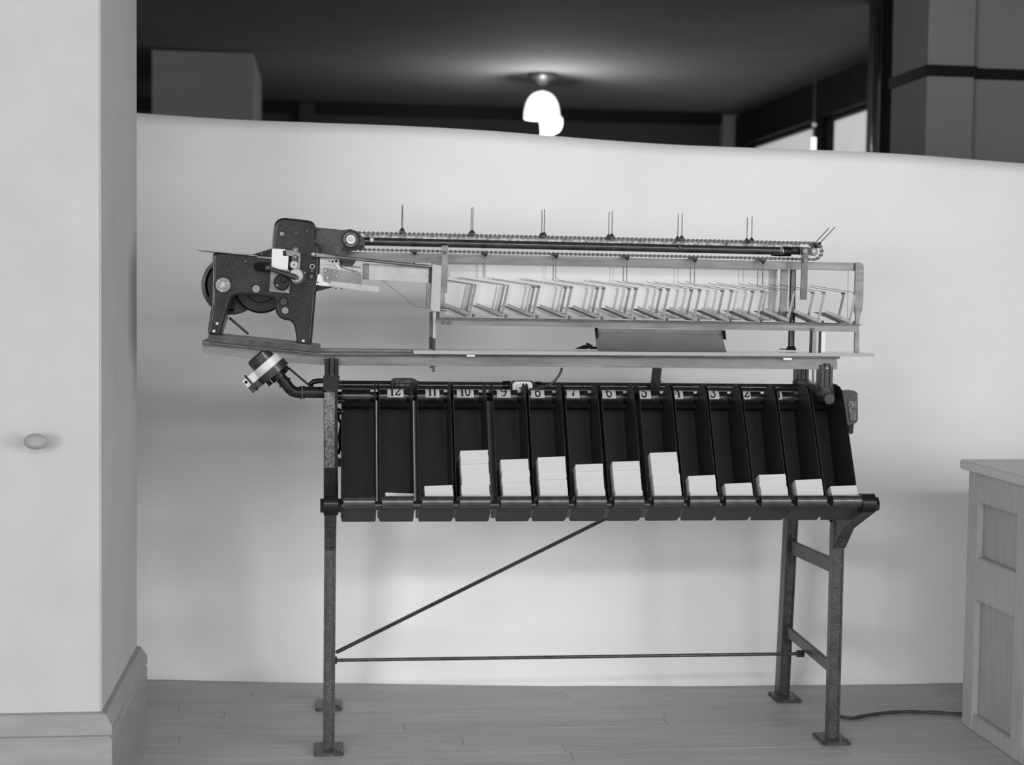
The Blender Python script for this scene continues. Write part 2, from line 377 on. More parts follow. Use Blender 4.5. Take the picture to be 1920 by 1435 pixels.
# ================================================================== IRON STAND
st = thing('iron_stand', 'black cast-iron stand on four splayed feet under the machine', 'stand', (0.75, 0.25, 0))
XL0, XL1 = X_(607.5, 1100, -.014), X_(629.5, 1100, -.014)
XR0, XR1 = X_(1559.5, 1100, -.014), X_(1581.5, 1100, -.014)
def yz(px, py, X): Yv = Yat(px, py, X); return (Yv, P(px, py, Yv).z)
ybk_t, zbk_t = yz(1476, 985, XR0); ybk_b, zbk_b = yz(1461, 1285, XR0)
def crossz(pyf, pyb):
    return P(1557, pyf, 0.014).z, P(1485, pyb, Yat(1485, pyb, XR0)).z
def side_frame(x0, x1, right):
    bm = NB(); w_ = x1-x0; vec = (w_, 0, 0)
    def pr_(pts, inset=0.0, bev=0.003): prism(bm, [(x0+inset, a, b) for a, b in pts], (w_-2*inset, 0, 0), bev)
    kz = 0.655
    # front leg: raised rims with a sunk face
    pr_([(-0.010, 0), (0.016, 0), (0.016, kz), (-0.010, kz)], 0.003)
    for a in (x0, x1-0.006): prism(bm, [(a, -0.014, 0), (a, 0.018, 0), (a, 0.018, kz), (a, -0.014, kz)], (0.006, 0, 0), 0.0015)
    # rear leg, leaning back towards the foot
    def yb(z): return ybk_b+(ybk_t-ybk_b)*(z-zbk_b)/(zbk_t-zbk_b)
    t = 0.045
    pr_([(yb(0), 0), (yb(0)+t, 0), (yb(0.95)+t, 0.95), (yb(0.95), 0.95)], 0.004)
    for a in (x0, x1-0.006): prism(bm, [(a, yb(0)-0.004, 0), (a, yb(0)+t+.004, 0), (a, yb(0.95)+t+.004, 0.95), (a, yb(0.95)-.004, 0.95)], (0.006, 0, 0), 0.0015)
    # two cross members with rounded fillets
    for (fy, by_, hf, hb) in ((1242, 1187, 0.036, 0.036), (1049, 1018, 0.045, 0.045)):
        zf, zb = crossz(fy, by_); Yb = yb(zb)
        pts = [(0.014, zf+0.03), (0.03, zf+0.004), (0.06, zf), (Yb-0.05, zb), (Yb-0.012, zb+0.006), (Yb+0.004, zb+0.035), (Yb+0.01, zb-hb-0.035), (Yb-0.012, zb-hb-0.006), (Yb-0.04, zb-hb), (0.06, zf-hf), (0.03, zf-hf-0.006), (0.014, zf-hf-0.03)]
        prism(bm, [(x0+w_*0.35, a, b) for a, b in pts], (w_*0.3, 0, 0), 0.002)
    # upper leg, behind the bins, and forward arm that holds the front rod
    pr_([(-0.010, kz-.01), (0.030, kz-.01), (0.090, 0.75), (0.19, 0.98), (0.152, 0.99), (0.050, 0.75), (0.01, .672), (-.01, .665)])
    arm = [(-0.014, 0.575), (0.018, 0.575), (0.016, 0.648), (-0.06, 0.685), (-0.175, 0.745), (-0.20, 0.745), (-0.205, 0.715), (-0.19, 0.70), (-0.06, 0.640)]
    so = 0.020 if right else 0.0
    def sx(a): return so*min(1, max(0, -a/0.10))
    va = [[bm.verts.new((xx+sx(a), a, b)) for a, b in arm] for xx in (x0, x1)]
    bm.faces.new(va[0]); bm.faces.new(va[1])
    for i in range(len(arm)): bm.faces.new((va[0][i], va[0][(i+1) % 9], va[1][(i+1) % 9], va[1][i]))
    return finish(bm, 'side_frame', 'iron', st)
side_frame(XL0, XL1, False); side_frame(XR0, XR1, True)
# foot plates
for x0, x1 in ((XL0, XL1), (XR0, XR1)):
    xm = (x0+x1)/2
    for yy, s in ((0.0, 1), (ybk_b-0.01, 1)):
        bm = NB(); prism(bm, [(xm-0.036, yy-0.055, 0), (xm+0.036, yy-0.055, 0), (xm+0.042, yy-0.045, 0), (xm+0.042, yy+0.06, 0), (xm-0.042, yy+0.06, 0), (xm-0.042, yy-0.045, 0)], (0, 0, 0.010), 0.003)
        cyl(bm, (xm+0.028, yy-0.035, 0.01), (xm+0.028, yy-0.035, 0.016), 0.007, 6)
        finish(bm, 'foot_plate', 'iron', st)
# left upright with the stippled face
YU = -0.035
bm = NB(); pxprism(bm, [(607, 930), (607, 735), (633, 735), (634, 930)], YU+0.004, 0.05, 0.002); finish(bm, 'upright', 'black', st)
lab(plate('stippled_face', [(608.5, 878), (608, 736), (628, 736), (628, 878)], YU, 0.006, 'rough_cast', st, 0.0012), 'stippled bright cast face')
plate('upright_foot', [(610, 880), (631, 880), (631, 932), (608, 932)], YU-0.01, 0.05, 'casting', st, 0.003)
bm = NB(); pxprism(bm, [(606, 733), (606, 707), (609, 704), (634, 704), (637, 707), (634, 733)], -0.03, 0.06, 0.003)
pxprism(bm, [(608.5, 704), (608.5, 673), (617, 673), (617, 704)], -0.03, 0.05, 0.001); pxprism(bm, [(627, 704), (627, 673), (635, 674), (635, 704)], -0.03, 0.05, 0.001)
finish(bm, 'clamp_block', 'black', st)
bm = NB(); a = P(622, 703, -0.03); cyl(bm, a, P(622, 671, -0.03), 0.0085, 16); finish(bm, 'clamp_bolt', 'casting', st)
# front rod and its bosses
zrod = Z_(1100, 948, -0.19); YRD = -0.185
lab(rod('front_rod', (X_(628, 948, YRD), YRD, zrod), (X_(1612, 948, YRD), YRD, zrod), 0.0125, 'tubeblack', st, 20), 'long black round rod under the bins')
for xa, xb, rr_ in ((XL0-0.002, XL1+0.004, 0.029), (XR0+0.018, XR1+0.022, 0.028)): finish(cyl(NB(), (xa, YRD, zrod+.003), (xb, YRD, zrod+.003), rr_, 28), 'rod_boss', 'black', st)
for xa, xb in ((XL0-0.011, XL0-0.002), (XL1+0.004, XL1+0.013), (XR1+0.022, XR1+0.034)): finish(cyl(NB(), (xa, YRD, zrod), (xb, YRD, zrod), 0.021, 6), 'hex_nut', 'casting', st)
# long tie rod, diagonal brace
zt1 = 0.5*(Z_(634, 1239, .27)+Z_(1510, 1225.5, .27))
lab(rod('tie_rod', (XL1-0.005, .27, zt1), (XR0+0.008, .27, zt1), 0.0052, 'steeldk', st), 'thin steel tie rod')
for xa, xb in ((XL1, XL1+0.007), (XR0-0.012, XR0+0.010)): finish(cyl(NB(), (xa, .27, zt1), (xb, .27, zt1), 0.0125, 6), 'tie_nut', 'steeldk', st)
pa, pb_ = P(632, 1223, 0.22), P(1240, 921, 0.22)
bm = NB(); dd = (pb_-pa).normalized(); nn = Vector((-dd.z, 0, dd.x))
for s in (-1, 1): cyl(bm, pa+nn*0.0028*s, pb_+nn*0.0028*s, 0.0030, 10)
cyl(bm, pa-dd*0.004, pa+dd*0.09, 0.0048, 10)
finish(bm, 'diagonal_brace', 'tubeblack', st)
# rear tube, hook shaft
YT = 0.20
p0, p1 = P(620, 721, YT), P(1512, 725.5, YT); zrt = (p0.z+p1.z)/2-0.0026
lab(finish(cyl(cyl(NB(), (p0.x, YT, zrt), (X_(785, 721, YT), YT, zrt), 0.0135, 24), (X_(785, 721, YT), YT, zrt), (p1.x, YT, zrt), 0.0125, 24), 'rear_tube', 'tubeblack', st), 'long black tube along the top')
YH = 0.105; zh = 0.5*(Z_(660, 742, YH)+Z_(1560, 749, YH)); RH = 0.0215
rod('hook_shaft', (X_(625, 740, YH), YH, zh), (X_(1575, 740, YH), YH, zh), 0.0135, 'tubeblack', st, 20)
# cast plate with raised lettering too worn to read, and switch box with a white face
npb = NB(); pxprism(npb, soft_poly([(731, 735), (733, 713), (740, 709.5), (774, 709.5), (783, 714), (788, 735)], 4), YT-0.035, 0.03, 0.002)
npl = finish(npb, 'cast_plate', 'black', st)
bm = NB(); random.seed(3)
tube(bm, [P(a, b, YT-0.036) for a, b in ((735, 732), (736, 715), (741, 712.5), (773, 713), (779, 716), (783, 729))], 0.0014, 6)
for row in (716.5, 722.5):
    xx = 742.0
    while xx < 770:
        wv = random.uniform(1.5, 3.0); pxprism(bm, [(xx, row-1.9), (xx+wv*0.8, row-1.9), (xx+wv*0.8, row+1.9), (xx, row+1.9)], YT-0.0375, 0.003); xx += wv+0.7
lab(finish(bm, 'raised_lettering', 'rough_cast', npl), 'two rows of worn raised cast letters')
sbm = NB(); pxprism(sbm, soft_poly([(953, 736), (956, 719), (963, 714.5), (998, 714.5), (1006, 720), (1010, 736)], 3), YT-0.035, 0.04, 0.002)
cyl(sbm, P(942, 724, YT), P(957, 724, YT), 0.0155, 20); cyl(sbm, P(1003, 725, YT), P(1014, 725, YT), 0.0155, 20)
sb = finish(sbm, 'switch_box', 'black', st)
f1 = plate('switch_face', soft_poly([(961, 736), (961, 720), (966, 715.8), (994, 715.8), (998.5, 720), (998.5, 736)], 2), YT-0.037, 0.003, 'label', sb); lab(f1, 'white switch face')
bm = NB(); tube(bm, [P(976+8*math.cos(t), 728+8*math.sin(t), YT-0.0375) for t in [2*PI*i/20 for i in range(20)]], 0.0008, 5, True); disc_bm(bm, (976, 728), 2.6, YT-0.041, 0.004)
finish(bm, 'switch_button', 'steel', sb)
# right top casting: two sockets joined by a slanting arm
XT = X_(1547, 712, 0.0); Yr = Yat(1503, 700, XT)
bm = NB()
z_f, z_r = Z_(1547, 722, 0), Z_(1503, 708, Yr)
for yy, ztop_, zlow in ((0.0, Z_(1547, 684, 0), z_f), (Yr, Z_(1503, 692, Yr)+0.02, z_r)):
    bx(bm, XT-0.021, XT-0.008, yy-0.02, yy+0.02, zlow-0.02, ztop_, 0.002); bx(bm, XT+0.006, XT+0.017, yy-0.02, yy+0.02, zlow-0.02, ztop_-0.004, 0.002)
    cyl(bm, (XT, yy-0.012, zlow-0.02), (XT, yy-0.012, ztop_+0.004), 0.010, 18)
    cyl(bm, (XT, yy, zlow-0.03), (XT, yy, zlow-0.006), 0.030, 24, 0.024)
prism(bm, [(XT-0.02, -0.03, z_f-0.03), (XT-0.02, -0.02, z_f-0.004), (XT-0.02, Yr, z_r-0.004), (XT-0.02, Yr+0.03, z_r-0.01), (XT-0.02, Yr+0.03, z_r-0.06), (XT-0.02, Yr-0.04, z_r-0.05), (XT-0.02, 0.03, z_f-0.05)], (0.034, 0, 0), 0.003)
cyl(bm, (XT+0.0, -0.045, z_f-0.038), (XT+0.0, 0.01, z_f-0.034), 0.015, 20)
finish(bm, 'top_casting', 'casting2', st)
disc('set_screw', (1551, 690.5), 2.2, -0.022, 0.006, 'chrome', st)
lab(plate('cover', soft_poly([(1547, 760), (1549, 722), (1556, 718.5), (1569, 720), (1577, 730), (1582, 760)], 5), 0.05, 0.05, 'black', st, 0.003), 'rounded black cover')
hb = plate('gear_housing', soft_poly([(1577, 733), (1602, 732.5), (1609, 737), (1609.5, 788), (1606, 794), (1598, 796), (1584, 800), (1580, 770)], 4), 0.02, 0.05, 'casting2', st, 0.004)
lab(plate('housing_face', soft_poly([(1590, 752), (1607, 752), (1606, 786), (1594, 792)], 3), 0.017, 0.004, 'rough_cast', hb), 'stippled cast face')
plate('housing_stub', [(1592, 792), (1602, 790), (1600, 812), (1596, 815), (1592, 810)], 0.03, 0.02, 'casting', st, 0.002)
rod('post', P(1524.5, 715, 0.10), P(1524.5, 690, 0.10), 0.0032, 'steeldk', st, 10)
# linkage seen between left upright and first bin
bm = NB()
for py in (752, 772): cyl(bm, P(634, py, 0.03), P(646, py, 0.03), 0.008, 12)
tube(bm, [P(a, b, 0.05) for a, b in ((634, 765), (634, 785), (640, 795), (636, 820), (638, 838), (634, 852))], 0.0045, 8)
disc_bm(bm, (637, 868), 8, 0.03, 0.03, n=12)
finish(bm, 'linkage', 'black', st)
plate('stop_strip', [(1223.5, 690), (1241, 690.5), (1238.5, 713), (1240, 714), (1236.5, 729), (1218, 728), (1221, 713)], 0.16, 0.004, 'black', st)

# ================================================================== BINS
ROLL = [(643, 704), (715, 776), (790, 850), (860, 920), (937, 996.5), (1007, 1066), (1078, 1137), (1149, 1207), (1222, 1281), (1290, 1348), (1357, 1415), (1424, 1481), (1491, 1548), (1557, 1614)]
BX = [0.5*(X_(a, 941, -.2)+X_(b, 941, -.2)) for a, b in ROLL]
WB = 0.0952; HR = 0.0432
num = [None, 12, 11, 10, 9, 8, 7, 6, 5, 4, 3, 2, 1, None]
wall = [(-.170, .7420), (-.160, .757), (-.094, .882), (-.023, 1.012), (-.008, 1.034), (.015, 1.045), (.04, 1.048), (.062, 1.043), (.085, 1.03), (.11, 1.008), (.125, .995), (.137, .975), (-.0046, .666), (-.168, .741)]
panel = [(-.0046, .666), (.137, .975), (.128, .990), (.122, .992), (.131, .974), (-.0085, .668)]
OB = Vector((0, -0.17, 0.742))
def locmesh(fn, name, m, ang=35):
    bm = NB(); fn(bm); bmesh.ops.translate(bm, verts=bm.verts, vec=-OB); return mesh_of(bm, name, m, ang)
h = WB/2
me_wr = locmesh(lambda b: prism(b, [(h-0.0018, y_, z_) for y_, z_ in wall], (0.0016, 0, 0), 0.0003), 'side_wall', 'binblack')
me_wl = locmesh(lambda b: prism(b, [(-h, y_, z_) for y_, z_ in wall], (0.0016, 0, 0), 0.0003), 'side_wall', 'binblack')
me_bp = locmesh(lambda b: prism(b, [(-h+.0017, y_, z_) for y_, z_ in panel], (WB-.0036, 0, 0)), 'back_panel', 'binblack')
me_fl = locmesh(lambda b: prism(b, [(-h+.0017, -.190, .7512), (-h+.0017, -.0060, .6668), (-h+.0017, -.0065, .6653), (-h+.0017, -.190, .7497)], (WB-.0036, 0, 0)), 'bin_floor', 'binblack')
zroll = Z_(1100, 941, -.205)
me_ro = locmesh(lambda b: pipe(b, (-HR+.001, -.205, zroll), (HR-.002, -.205, zroll), 0.0158, 0.0142, 24), 'front_roll', 'binroll')
def flap_fn(b):
    z0, z1 = Z_(1100, 955.5, -.19), Z_(1100, 976, -.105)
    a, c_ = Vector((0, -.178, z0)), Vector((0, -.118, z1)); pts = []
    for s, (u, r) in ((-1, (0, 0)), (-1, (1, 1)), (1, (1, 1)), (1, (0, 0))):
        pass
    q = lambda x, t: Vector((x, a.y+(c_.y-a.y)*t, a.z+(c_.z-a.z)*t))
    e = h-0.0008
    pts = [q(-e, 0), q(-e, .88), q(-e+.0015, .96), q(-e+.005, 1), q(e-.005, 1), q(e-.0015, .96), q(e, .88), q(e, 0)]
    prism(b, pts, (0, 0.0012, 0.0012))
me_fp = locmesh(flap_fn, 'lower_flap', 'flap')
me_hk = locmesh(lambda b: pipe(b, (-h+.003, YH, zh), (h-.012, YH, zh), RH, 0.0140, 32), 'hook_tube', 'binroll')
for q in (me_hk,): q.materials[0] = M['tubeblack']
me_st = locmesh(lambda b: prism(b, [(-h+.0017, YH-0.006, zh-RH-.009), (-h+.0017, YH+.02, zh-RH-.009), (-h+.0017, YH+.012, zh-RH+.004), (-h+.0017, YH-.012, zh-RH+.004)], (WB-.004, 0, 0)), 'hook_strap', 'binblack')
def band(bm, u0, u1, a0, a1, R, cx=0, n=8):      # patch on the hook tube: u along x, a = angle from the front, + is up
    A = [[bm.verts.new((u, YH-R*math.cos(a0+(a1-a0)*i/n), zh+R*math.sin(a0+(a1-a0)*i/n))) for i in range(n+1)] for u in (u0, u1)]
    for i in range(n): bm.faces.new((A[0][i], A[1][i], A[1][i+1], A[0][i+1]))
# serif figures as strokes: (points, widths) in a 1 x 1.5 box, y up
def arc(cx, cy, rx, ry, a0, a1, n=10): return [(cx+rx*math.cos(math.radians(a0+(a1-a0)*i/n)), cy+ry*math.sin(math.radians(a0+(a1-a0)*i/n))) for i in range(n+1)]
GL = {
    '1': [([(.28, .04), (.72, .04)], .09), ([(.5, .04), (.5, 1.46)], .24), ([(.25, 1.2), (.45, 1.44)], .10)],
    '2': [(arc(.5, 1.08, .36, .38, 170, -35, 10)+[(.45, .5), (.12, .12)], .17), ([(.10, .12), (.35, .22), (.65, .06), (.9, .34)], .17), ([(.9, .3), (.9, .5)], .07)],
    '3': [(arc(.48, 1.12, .33, .34, 160, -80, 9), .17), (arc(.48, .42, .38, .38, 88, -165, 11), .19), ([(.12, .40), (.20, .46)], .22)],
    '4': [([(.66, .04), (.66, 1.46)], .24), ([(.62, 1.40), (.08, .46), (.98, .46)], .09), ([(.42, .04), (.9, .04)], .09)],
    '5': [([(.22, 1.42), (.82, 1.42)], .16), ([(.22, 1.42), (.20, .80)], .08), (arc(.48, .46, .38, .42, 120, -160, 11), .20), ([(.13, .38), (.22, .44)], .22)],
    '6': [(arc(.5, .44, .36, .40, 0, 360, 14), .18), (arc(.62, .72, .50, .72, 195, 95, 8), .17)],
    '7': [([(.12, 1.40), (.9, 1.40)], .20), ([(.12, 1.44), (.12, 1.15)], .08), ([(.88, 1.36), (.62, .8), (.5, .35)], .12), ([(.52, .5), (.48, .12)], .26)],
    '8': [(arc(.5, 1.10, .29, .32, 0, 360, 14), .15), (arc(.5, .42, .36, .38, 0, 360, 14), .18)],
    '9': [(arc(.5, 1.04, .36, .40, 0, 360, 14), .18), (arc(.38, .76, .50, .70, 15, -95, 8), .18), ([(.18, .14), (.26, .2)], .22)],
    '0': [(arc(.5, .75, .34, .68, 0, 360, 18), .18)],
}
def figure(bm, ch, x0, wd, a0, hgt, R):
    s = hgt/1.5
    for pts, w_ in GL[ch]:
        P2 = []
        for p, q in zip(pts, pts[1:]):
            k_ = max(1, int(math.hypot(q[0]-p[0], q[1]-p[1])/.16))
            P2 += [Vector(((p[0]+(q[0]-p[0])*t/k_)*wd, (p[1]+(q[1]-p[1])*t/k_)*s)) for t in range(k_)]
        P2.append(Vector((pts[-1][0]*wd, pts[-1][1]*s))); n = len(P2); L_, R_ = [], []
        for i in range(n):
            d = (P2[min(i+1, n-1)]-P2[max(i-1, 0)])
            if d.length < 1e-9: d = Vector((1, 0))
            d.normalize(); nv = Vector((-d.y, d.x))*w_*s*0.5
            for lst, q in ((L_, P2[i]+nv), (R_, P2[i]-nv)):
                an = a0+q.y/R; lst.append(bm.verts.new((x0+q.x, YH-R*math.cos(an), zh+R*math.sin(an))))
        for i in range(n-1): bm.faces.new((L_[i], L_[i+1], R_[i+1], R_[i]))
LBL = {12: (726.5, 756.5), 11: (798, 824), 10: (857, 888.5), 9: (932, 957.5), 8: (996, 1021), 7: (1063, 1087), 6: (1130, 1155), 5: (1195, 1221), 4: (1261, 1281.5), 3: (1325, 1349), 2: (1389, 1408), 1: (1454, 1467)}
HGT = [0, .0135, .032, .133, .107, .114, .093, .101, .128, .060, .037, .063, .048, .030]
words_n = {1: 'one', 2: 'two', 3: 'three', 4: 'four', 5: 'five', 6: 'six', 7: 'seven', 8: 'eight', 9: 'nine', 10: 'ten', 11: 'eleven', 12: 'twelve'}
twist = [0, 0, .012, 0, .02, 0, 0.006, 0, -.006, 0, 0, .004, 0, 0]
for i, bxx in enumerate(BX):
    if num[i]: lb = {12: 'black bin labelled twelve under the cast plate, holding almost nothing', 11: 'black bin labelled eleven with a shallow pile, right of the cast plate',
        10: 'black bin labelled ten with a tall pile reaching halfway up', 9: 'black bin labelled nine in front of the white switch face, ragged pile',
        8: 'black bin labelled eight below the curving rubber hose', 7: 'black bin labelled seven with a medium pile, two bins right of the white switch face', 6: 'black bin labelled six, its label slanting, medium pile',
        5: 'black bin labelled five below the black strip bracket, tall pile', 4: 'black bin labelled four with a low pile and an open dark inner wall', 3: 'black bin labelled three with a very flat pile',
        2: 'black bin labelled two, label half hidden, middling pile', 1: 'black bin labelled one near the right end, low uneven pile'}[num[i]]
    elif i == 0: lb = 'empty black slanting metal bin without label beside the left upright'
    else: lb = 'black slanting metal bin without label, last of the row, thin pile inside'
    b = thing('paper_bin', lb, 'bin', (bxx, OB.y, OB.z), 'slanting black paper bins in a row')
    for nm, me in (('side_wall', me_wl), ('side_wall', me_wr), ('back_panel', me_bp), ('bin_floor', me_fl), ('front_roll', me_ro), ('lower_flap', me_fp), ('hook_tube', me_hk), ('hook_strap', me_st)):
        put(nm, me, b, b.location)
    if num[i]:
        s = str(num[i]); xa, xb = LBL[num[i]]
        ua, ub = X_(xa, 735, YH-RH), X_(xb, 735, YH-RH)
        a_lo = math.radians(-3); bm = NB(); band(bm, ua, ub, a_lo, a_lo+1.45, RH+0.0006)
        lo_ = finish(bm, 'number_label', 'label', b, smooth=False); lab(lo_, f'white label printed {s}')
        bm = NB(); adv = {'1': .0135}; wid = .0185; tot = sum(adv.get(ch, wid) for ch in s)
        xc = (ua+ub)/2-tot/2 if num[i] not in (2, 1) else (ub-0.021 if num[i] == 2 else ub-0.016)
        for ch in s: figure(bm, ch, xc-(wid-adv.get(ch, wid))/2, wid, a_lo+0.17, 0.035, RH+0.0009); xc += adv.get(ch, wid)
        finish(bm, 'printed_number', 'ink', lo_, smooth=False)
    # paper
    if i == 0: continue
    hgt = HGT[i]; random.seed(100+i); bm = NB(); dir_ = Vector((0, .137-.03, .975-.742)).normalized(); back = Vector((0, dir_.z, -dir_.y))
    pw = 0.0765; pd = 0.165; t = 0.0; jx = jy = 0.0
    cx = bxx+HR+0.0018-pw; p00 = Vector((0, -.181, .7476))
    while t < hgt-1e-6:
        th = min(0.0034*random.uniform(.5, 1.4), hgt-t)
        if random.random() < .12: jx = random.uniform(-.0022, .0006); jy = random.uniform(-.001, .002)
        dx = jx+random.uniform(-.0004, .0004)-0.0016*(t/0.08); dy = jy+random.uniform(-.0005, .0005)
        o_ = p00+dir_*(t+0.0012)+back*(dy+.001); x0, x1 = cx+dx, cx+dx+pw
        sl = 0.0030*(t/hgt) if i > 1 else (-.004*(t/hgt)); ti = .0030*(t+th)/hgt if i > 1 else -.004
        a_ = [Vector((x0, o_.y, o_.z)), Vector((x1, o_.y, o_.z))+dir_*sl, Vector((x1, o_.y, o_.z))+dir_*sl+back*pd, Vector((x0, o_.y, o_.z))+back*pd]
        g = dir_*(th*.985); ex = dir_*(ti-sl)
        va = [bm.verts.new(v) for v in a_]; vb = [bm.verts.new(v+g+(ex if k in (1, 2) else Vector())) for k, v in enumerate(a_)]
        bm.faces.new(va); bm.faces.new(vb)
        for k in range(4): bm.faces.new((va[k], va[(k+1) % 4], vb[(k+1) % 4], vb[k]))
        t += th
    where = f'the bin numbered {num[i]}' if num[i] else 'the last unnumbered bin'
    lbs = [None,
     'single thin folded sheets lying in the bin labelled twelve, almost empty', 'shallow pile of white sheets in the bin labelled eleven, left of the first tall pile',
     'tallest pile of white sheets on the left, in the bin labelled ten', 'ragged tall pile with edges sticking out, in the bin labelled nine',
     'tall leaning pile of sheets in the bin labelled eight', 'medium pile of sheets in the bin labelled seven, lower than both neighbours',
     'medium pile of sheets in the bin labelled six, beside the tall pile of bin five', 'tall smooth pile of sheets in the bin labelled five',
     'low pile with a grey stripe down its middle in the bin labelled four', 'flat low pile of sheets in the bin labelled three',
     'higher pile of sheets in the bin labelled two, between two low piles', 'low uneven pile of sheets in the bin labelled one',
     'flat pile of sheets in the unlabelled last bin at the right end'][i]
    size = 'tall' if hgt > .07 else 'medium' if hgt > .05 else 'low' if hgt > .015 else 'very thin'
    tag(finish(bm, 'paper_stack', 'paper', None, origin=(bxx, -.17, .744), smooth=False), lbs, 'paper', 'piles of folded sheets in the bins')

# ================================================================== BED AND TABLE
bed = thing('machine_bed', 'long grey steel rail with polished table top above the bins', 'machine bed', (0.7, 0.05, Z_(960, 690, 0)))
FLG = [(378.7, 638.7), (597.5, 660), (775, 661), (1575, 669), (1575, 673), (775, 667.8), (600, 668), (378.7, 646.5)]
lab(plate('rail_flange', FLG, -0.030, 0.20, 'raildk', bed, 0.001), 'dark flange')
plate('rail_web', [(379.5, 645), (600, 667), (775, 667), (1570, 672.3), (1570, 693.4), (960, 687.3), (632, 685.7), (586, 684), (544, 681), (382, 663)], -0.012, 0.03, 'rail', bed, 0.001)
plate('rail_lip', [(380, 641.2), (597.5, 662.6), (775, 663), (1574, 670.2), (1574, 671.4), (775, 664.6), (598, 664.2), (380, 642.8)], -0.033, 0.004, 'steel', bed)
plate('flat_strip', [(598, 655), (772, 657), (774, 660.5), (598, 660)], 0.02, 0.10, 'steel', bed)
lab(plate('table_top', [(776, 657.3), (1640, 662.7), (1640, 669.3), (776, 664)], -0.06, 0.145, 'polish', bed, 0.0008), 'polished steel table top')
for a, b, c_ in ((875, 890.5, 665.3), (1469, 1484.5, 671.3)): lab(plate('paper_tag', [(a, c_), (b, c_+.2), (b, c_+3.8), (a, c_+3.5)], -0.064 if a < 0 else -0.035, 0.002, 'label', bed), 'small white paper tag')
bm = NB(); pxprism(bm, [(806, 686), (815.5, 686), (815.5, 698), (810.5, 698), (810.5, 691), (806, 691)], 0.0, 0.012); finish(bm, 'peg', 'steeldk', bed)
for c_ in ((397, 647), (562, 664), (814.5, 670)): disc('rail_screw', c_, 2.2, -0.036, 0.006, 'steeldk', bed)
# small hose that comes down from the bed to the tube
tag(finish(tube(NB(), [P(a, b, 0.10) for a, b in ((1053.5, 690), (1052, 697), (1047, 706), (1040, 715), (1030, 722), (1018, 726), (1004, 729), (992, 731))], 0.0036, 10), 'rubber_hose', 'rubber'), 'short black rubber hose curving from the rail to the black tube', 'hose')
# bent zinc sheet standing on the table
zs = thing('bent_metal_sheet', 'curved grey sheet-metal guide standing on the table', 'metal sheet', P(1240, 656, 0.03))
xa, xb, xc_, xd = X_(1121, 655, .0), X_(1363, 657, .0), X_(1118, 617, .055), X_(1357, 619, .055)
ztb = Z_(1240, 659.5, -.0)+0.0005; ztt = Z_(1240, 617.5, .055)
bm = NB(); n = 12; rowsf, rowsb = [], []
for i in range(n+1):
    v = i/n; yy = 0.0+0.055*(1-(1-v)**1.7); z = ztb+(ztt-ztb)*(v**1.15)
    rowsf.append([bm.verts.new((xa, yy, z)), bm.verts.new((xb, yy, z))]); rowsb.append([bm.verts.new((xa, yy+.004, z)), bm.verts.new((xb, yy+.004, z))])
for i in range(n):
    bm.faces.new((rowsf[i][0], rowsf[i][1], rowsf[i+1][1], rowsf[i+1][0])); bm.faces.new((rowsb[i][0], rowsb[i+1][0], rowsb[i+1][1], rowsb[i][1]))
    for k in (0, 1): bm.faces.new((rowsf[i][k], rowsf[i+1][k], rowsb[i+1][k], rowsb[i][k]))
bm.faces.new((rowsf[0][0], rowsb[0][0], rowsb[0][1], rowsf[0][1])); bm.faces.new((rowsf[n][0], rowsf[n][1], rowsb[n][1], rowsb[n][0]))
finish(bm, 'sheet', 'zinc', zs)
plate('edge_clip', [(1117, 615.5), (1121, 615), (1122, 634), (1119.5, 635)], 0.035, 0.02, 'matte', zs)
plate('edge_clip', [(1357, 620), (1360, 620), (1362, 637), (1359.5, 637)], 0.035, 0.02, 'matte', zs)
ck = thing('spring_clip', 'tiny black spring clip lying on the table beside the curved sheet', 'clip', P(1103, 655, 0.03))
plate('clip_jaw', [(1100, 651), (1101.5, 643), (1111.5, 648), (1110.5, 654.5), (1101, 654)], 0.02, 0.02, 'matte', ck)
plate('clip_handle', [(1078, 654.6), (1088, 650.5), (1097, 647), (1100, 651), (1101, 655)], 0.03, 0.012, 'matte', ck)
plate('clip_foot', [(1109, 651.5), (1120, 650), (1120.5, 655), (1109, 655.3)], 0.03, 0.02, 'matte', ck)

# ================================================================== PIPE SWITCH UNIT (lower left)
YM = 0.02
mu = thing('drum_switch', 'tilted drum switch with white band on a black pipe elbow', 'switch', P(585, 735, YM))
bd_ = Vector((0.755, 0, 0.656)).normalized(); ax = Vector((-0.656, 0, 0.755)).normalized()      # band direction and axis of the drum
oc = P(524, 706, YM)            # hub point on the axis
u = PXM
def axp(t): return oc+ax*(t*u)
c_low = oc+ax*(8*u)
def bar(bm, c0, a0, a1, b0, b1, y0, y1, bev=0.001):
    pts = [c0+ax*a*u+bd_*b*u for a, b in ((a0, b0), (a1, b0), (a1, b1), (a0, b1))]
    prism(bm, [Vector((p.x, y0, p.z)) for p in pts], (0, y1-y0, 0), bev)
bm = NB(); cyl(bm, axp(8), axp(22), 36*u, 40); bar(bm, oc, 8, 22, -57, -20, YM-.02, YM+.02); finish(bm, 'lower_disc', 'drum', mu)
bm = NB(); cyl(bm, axp(22), axp(38), 33*u, 40); bar(bm, oc, 22, 38, -57, -20, YM-.0205, YM+.0205); lab(finish(bm, 'white_band', 'whitemetal', mu), 'broad white band')
bm = NB(); cyl(bm, axp(38), axp(55), 29*u, 40); cyl(bm, axp(55), axp(58), 29*u, 40, 26*u); finish(bm, 'drum', 'drum', mu)
bm = NB(); cyl(bm, axp(56)+bd_*(-10*u), axp(72)+bd_*(-10*u), 4.4*u, 16); finish(bm, 'terminal', 'casting', mu)
